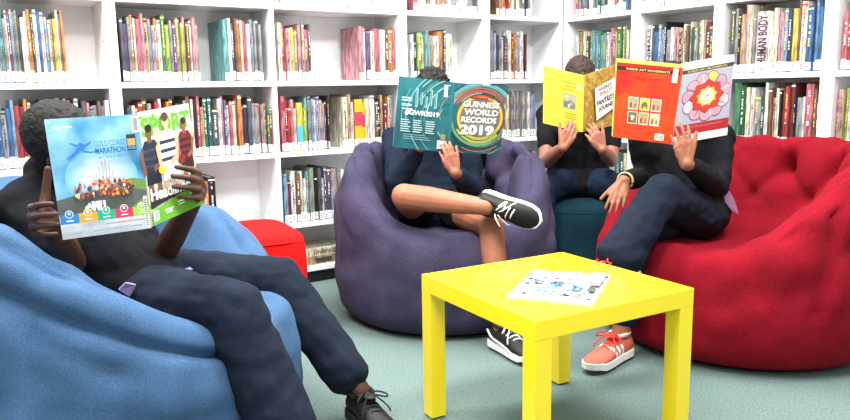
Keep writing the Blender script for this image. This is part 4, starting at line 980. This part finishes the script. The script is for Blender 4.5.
flap('shirt_tail', [at(721, 186, 2.83), at(727, 187, 2.84), at(734, 199, 2.87), at(739, 214, 2.90), at(732, 211, 2.88), at(725, 202, 2.85)], pD, oD, LILAC)['label'] = 'lilac shirt tail'
rb = mat('board_orange', (238, 70, 30), .35); gb = mat('board_grey', (206, 204, 212), .4)
t, bq, fq = open_book('art_book', 'book', 'red and orange art book held open by the student on the red bean bag', bkD_b, bkD_f, (rb, gb, rb), .003, .011, .017, mat('yellow_endpaper', (244, 226, 96), .7))
p = Print(*bq); p.rect(0, 0, 1, 1, printmat('pop_red', (226, 40, 30), (236, 76, 30), 5)); p.poly([(0, 0), (1, 0), (1, .42), (.7, .34), (.4, .5), (.15, .62), (0, .5)], printmat('pop_orange', (240, 84, 26), (232, 62, 28), 6)); p.rect(0, .90, 1, .955, (60, 40, 28)); p.rect(0, .955, 1, 1, (214, 40, 34)); p.text('INSIDE ART MOVEMENTS', .15, .912, .84, .942, (226, 190, 110), .02)
p.text('Pop Art', .30, .755, .66, .85, (150, 18, 28), .004, 0, .3)
cols = [(150, 160, 120), (240, 196, 60), (170, 160, 140), (90, 120, 80), (206, 150, 100), (196, 190, 180)]
for i in range(6):
    u = .22 + .19 * (i % 3); v = .40 - .19 * (i // 3)
    p.rect(u, v, u + .165, v + .165, (226, 214, 190)); p.rect(u + .01, v + .01, u + .155, v + .155, cols[i]); p.disc(u + .08, v + .08, .045, cols[(i + 2) % 6], .8, 14); p.rect(u + .03, v + .02, u + .06, v + .09, (110, 80, 70)); p.rect(u + .10, v + .03, u + .13, v + .08, (200, 80, 60))
p.rect(.88, .80, .965, .985, (244, 236, 226)); p.rect(.895, .83, .95, .96, (206, 190, 180))
p.rect(.72, .03, .88, .12, (246, 240, 232))
for k in range(9): p.rect(.735 + .015 * k, .04, .742 + .015 * k, .10, (80, 60, 60))
p.done('back_cover_print', t)
p = Print(*fq); p.rect(0, 0, 1, 1, (176, 176, 190)); p.rect(0, .905, 1, .955, (60, 54, 44)); p.rect(0, .955, 1, 1, (222, 216, 206)); p.text('INSIDE ART MOVEMENTS', .10, .915, .86, .945, (210, 180, 110), .02)
def burst(u, v, r0, r1, n, c, rot=0.0, asp=.68):
    p.poly([(u + (r1 if i % 2 else r0) * math.cos(math.pi * i / n + rot), v + (r1 if i % 2 else r0) * asp * math.sin(math.pi * i / n + rot)) for i in range(2 * n)], c)
for i in range(11):
    a = 2 * math.pi * i / 11; u, v = .52 + .345 * math.cos(a + .2), .57 + .235 * math.sin(a + .2)
    p.disc(u, v, .122, (70, 60, 76), .75, 18); p.disc(u, v, .112, ((226, 160, 174), (204, 150, 170), (232, 196, 200), (226, 160, 174))[i % 4] if i != 2 else (236, 196, 90), .75, 18)
for i in range(8):
    a = 2 * math.pi * i / 8 + .3; p.poly([(.52 + .2 * math.cos(a - .12), .57 + .14 * math.sin(a - .12)), (.52 + .47 * math.cos(a), .57 + .32 * math.sin(a)), (.52 + .2 * math.cos(a + .12), .57 + .14 * math.sin(a + .12))], (120, 134, 170) if i % 2 else (246, 244, 246))
burst(.52, .57, .33, .27, 8, (70, 40, 50)); burst(.52, .57, .32, .26, 8, (214, 46, 36)); burst(.52, .57, .20, .16, 9, (246, 190, 70), .2); p.disc(.52, .57, .13, (252, 240, 190), .75, 24); p.disc(.53, .575, .022, (90, 110, 160), .75, 10)
p.rect(0, .10, 1, .235, (172, 26, 44)); p.rect(.12, .18, .86, .205, (206, 70, 70)); p.rect(0, 0, 1, .10, (240, 234, 226)); p.rect(.10, .04, .3, .06, (200, 160, 160)); p.done('front_cover_print', t)

# ---- magazine on the table
q = [atz(506.4, 298.0, .4515), atz(592, 306.6, .4515), atz(610.7, 277, .4515), atz(533.6, 272, .4515)]
c = sum((V(x) for x in q), V()) / 4; t = empty('magazine', (c.x, c.y, .4505)); tag(t, 'closed magazine with a blue and white cover lying on the yellow table', 'magazine')
q = [V(x) - V((c.x, c.y, .4505)) for x in q]
for x in q: x.z = .0004
b = bmesh.new(); n = 12
def mp(u, v, z): 
    a = q[0].lerp(q[1], u).lerp(q[3].lerp(q[2], u), v); return V((a.x, a.y, z))
slab('back_cover', [x + V((0, 0, .0006)) for x in q], .0006, PAPER, t); slab('page_block', [x + V((0, 0, .0055)) for x in q], .0048, PAPER, t, .0015); slab('front_cover', [x + V((0, 0, .0063)) for x in q], .0006, LABELW, t)
p = Print(*[x + V((0, 0, .0063)) for x in q]); p.rect(0, 0, 1, 1, printmat('map_cover', (214, 222, 228), (150, 184, 204), 22))
rr = random.Random(11)
for i in range(16): u, v = rr.uniform(.08, .85), rr.uniform(.3, .75); p.disc(u, v, rr.uniform(.03, .09), rr.choice([(110, 160, 190), (190, 206, 214), (150, 184, 204), (60, 100, 140), (206, 216, 222)]), .9, 9)
for (u, v) in ((.22, .55), (.47, .52), (.73, .40)): p.poly([(u - .05, v + .07), (u + .06, v + .05), (u + .05, v - .06), (u - .01, v - .10), (u - .05, v - .04)], (62, 96, 140)); p.disc(u, v, .025, (150, 180, 196), 1, 8)
for i in range(70): u, v = rr.uniform(.05, .95), rr.uniform(.08, .97); p.rect(u, v, u + rr.uniform(.02, .06), v + rr.uniform(.02, .05), rr.choice([(60, 70, 84), (110, 130, 150), (40, 60, 100), (180, 90, 90), (60, 110, 120)]))
p.rect(.78, .80, .97, .97, (120, 160, 196)); p.rect(.80, .62, .97, .80, (196, 150, 150)); p.rect(.84, .50, .97, .62, (206, 120, 130)); p.rect(.55, .16, .80, .20, (214, 130, 90)); p.rect(.86, .30, .95, .46, (70, 84, 80)); p.rect(.02, .30, .05, .9, (80, 120, 130))
p.done('front_cover_print', t)

# ------------------------------------------------------------------ light
w = bpy.data.worlds.new('world'); scn.world = w; w.use_nodes = True
w.node_tree.nodes['Background'].inputs[0].default_value = (.93, .97, 1.0, 1); w.node_tree.nodes['Background'].inputs[1].default_value = 0.5
def lamp(x, y, sx, sy, power, rz=0.0):
    t = empty('ceiling_light', (x, y, 2.70), rz); tag(t, 'white recessed ceiling light panel overhead', 'ceiling light', 'ceiling light panels')
    b = bmesh.new(); box(b, -sx / 2 - .03, sx / 2 + .03, -sy / 2 - .03, sy / 2 + .03, .004, .05); from_bm('frame', b, WHITE, t)
    l = bpy.data.lights.new('ceiling_lamp', 'AREA'); l.shape = 'RECTANGLE'; l.size = sx; l.size_y = sy; l.energy = power; l.color = (1, .985, .96)
    o = bpy.data.objects.new('diffuser', l); COL.objects.link(o); o.parent = t
for x, y, e in ((-1.45, 2.0, 60), (.05, 3.0, 60), (-.2, 1.0, 50), (1.2, 1.9, 50), (.4, -.8, 40)): lamp(x, y, 1.2, .6, e, .58)
scn.view_settings.view_transform = 'Standard'; scn.view_settings.look = 'None'; scn.view_settings.gamma = 1; scn.view_settings.use_curve_mapping = False
scn.view_settings.exposure = 0.62
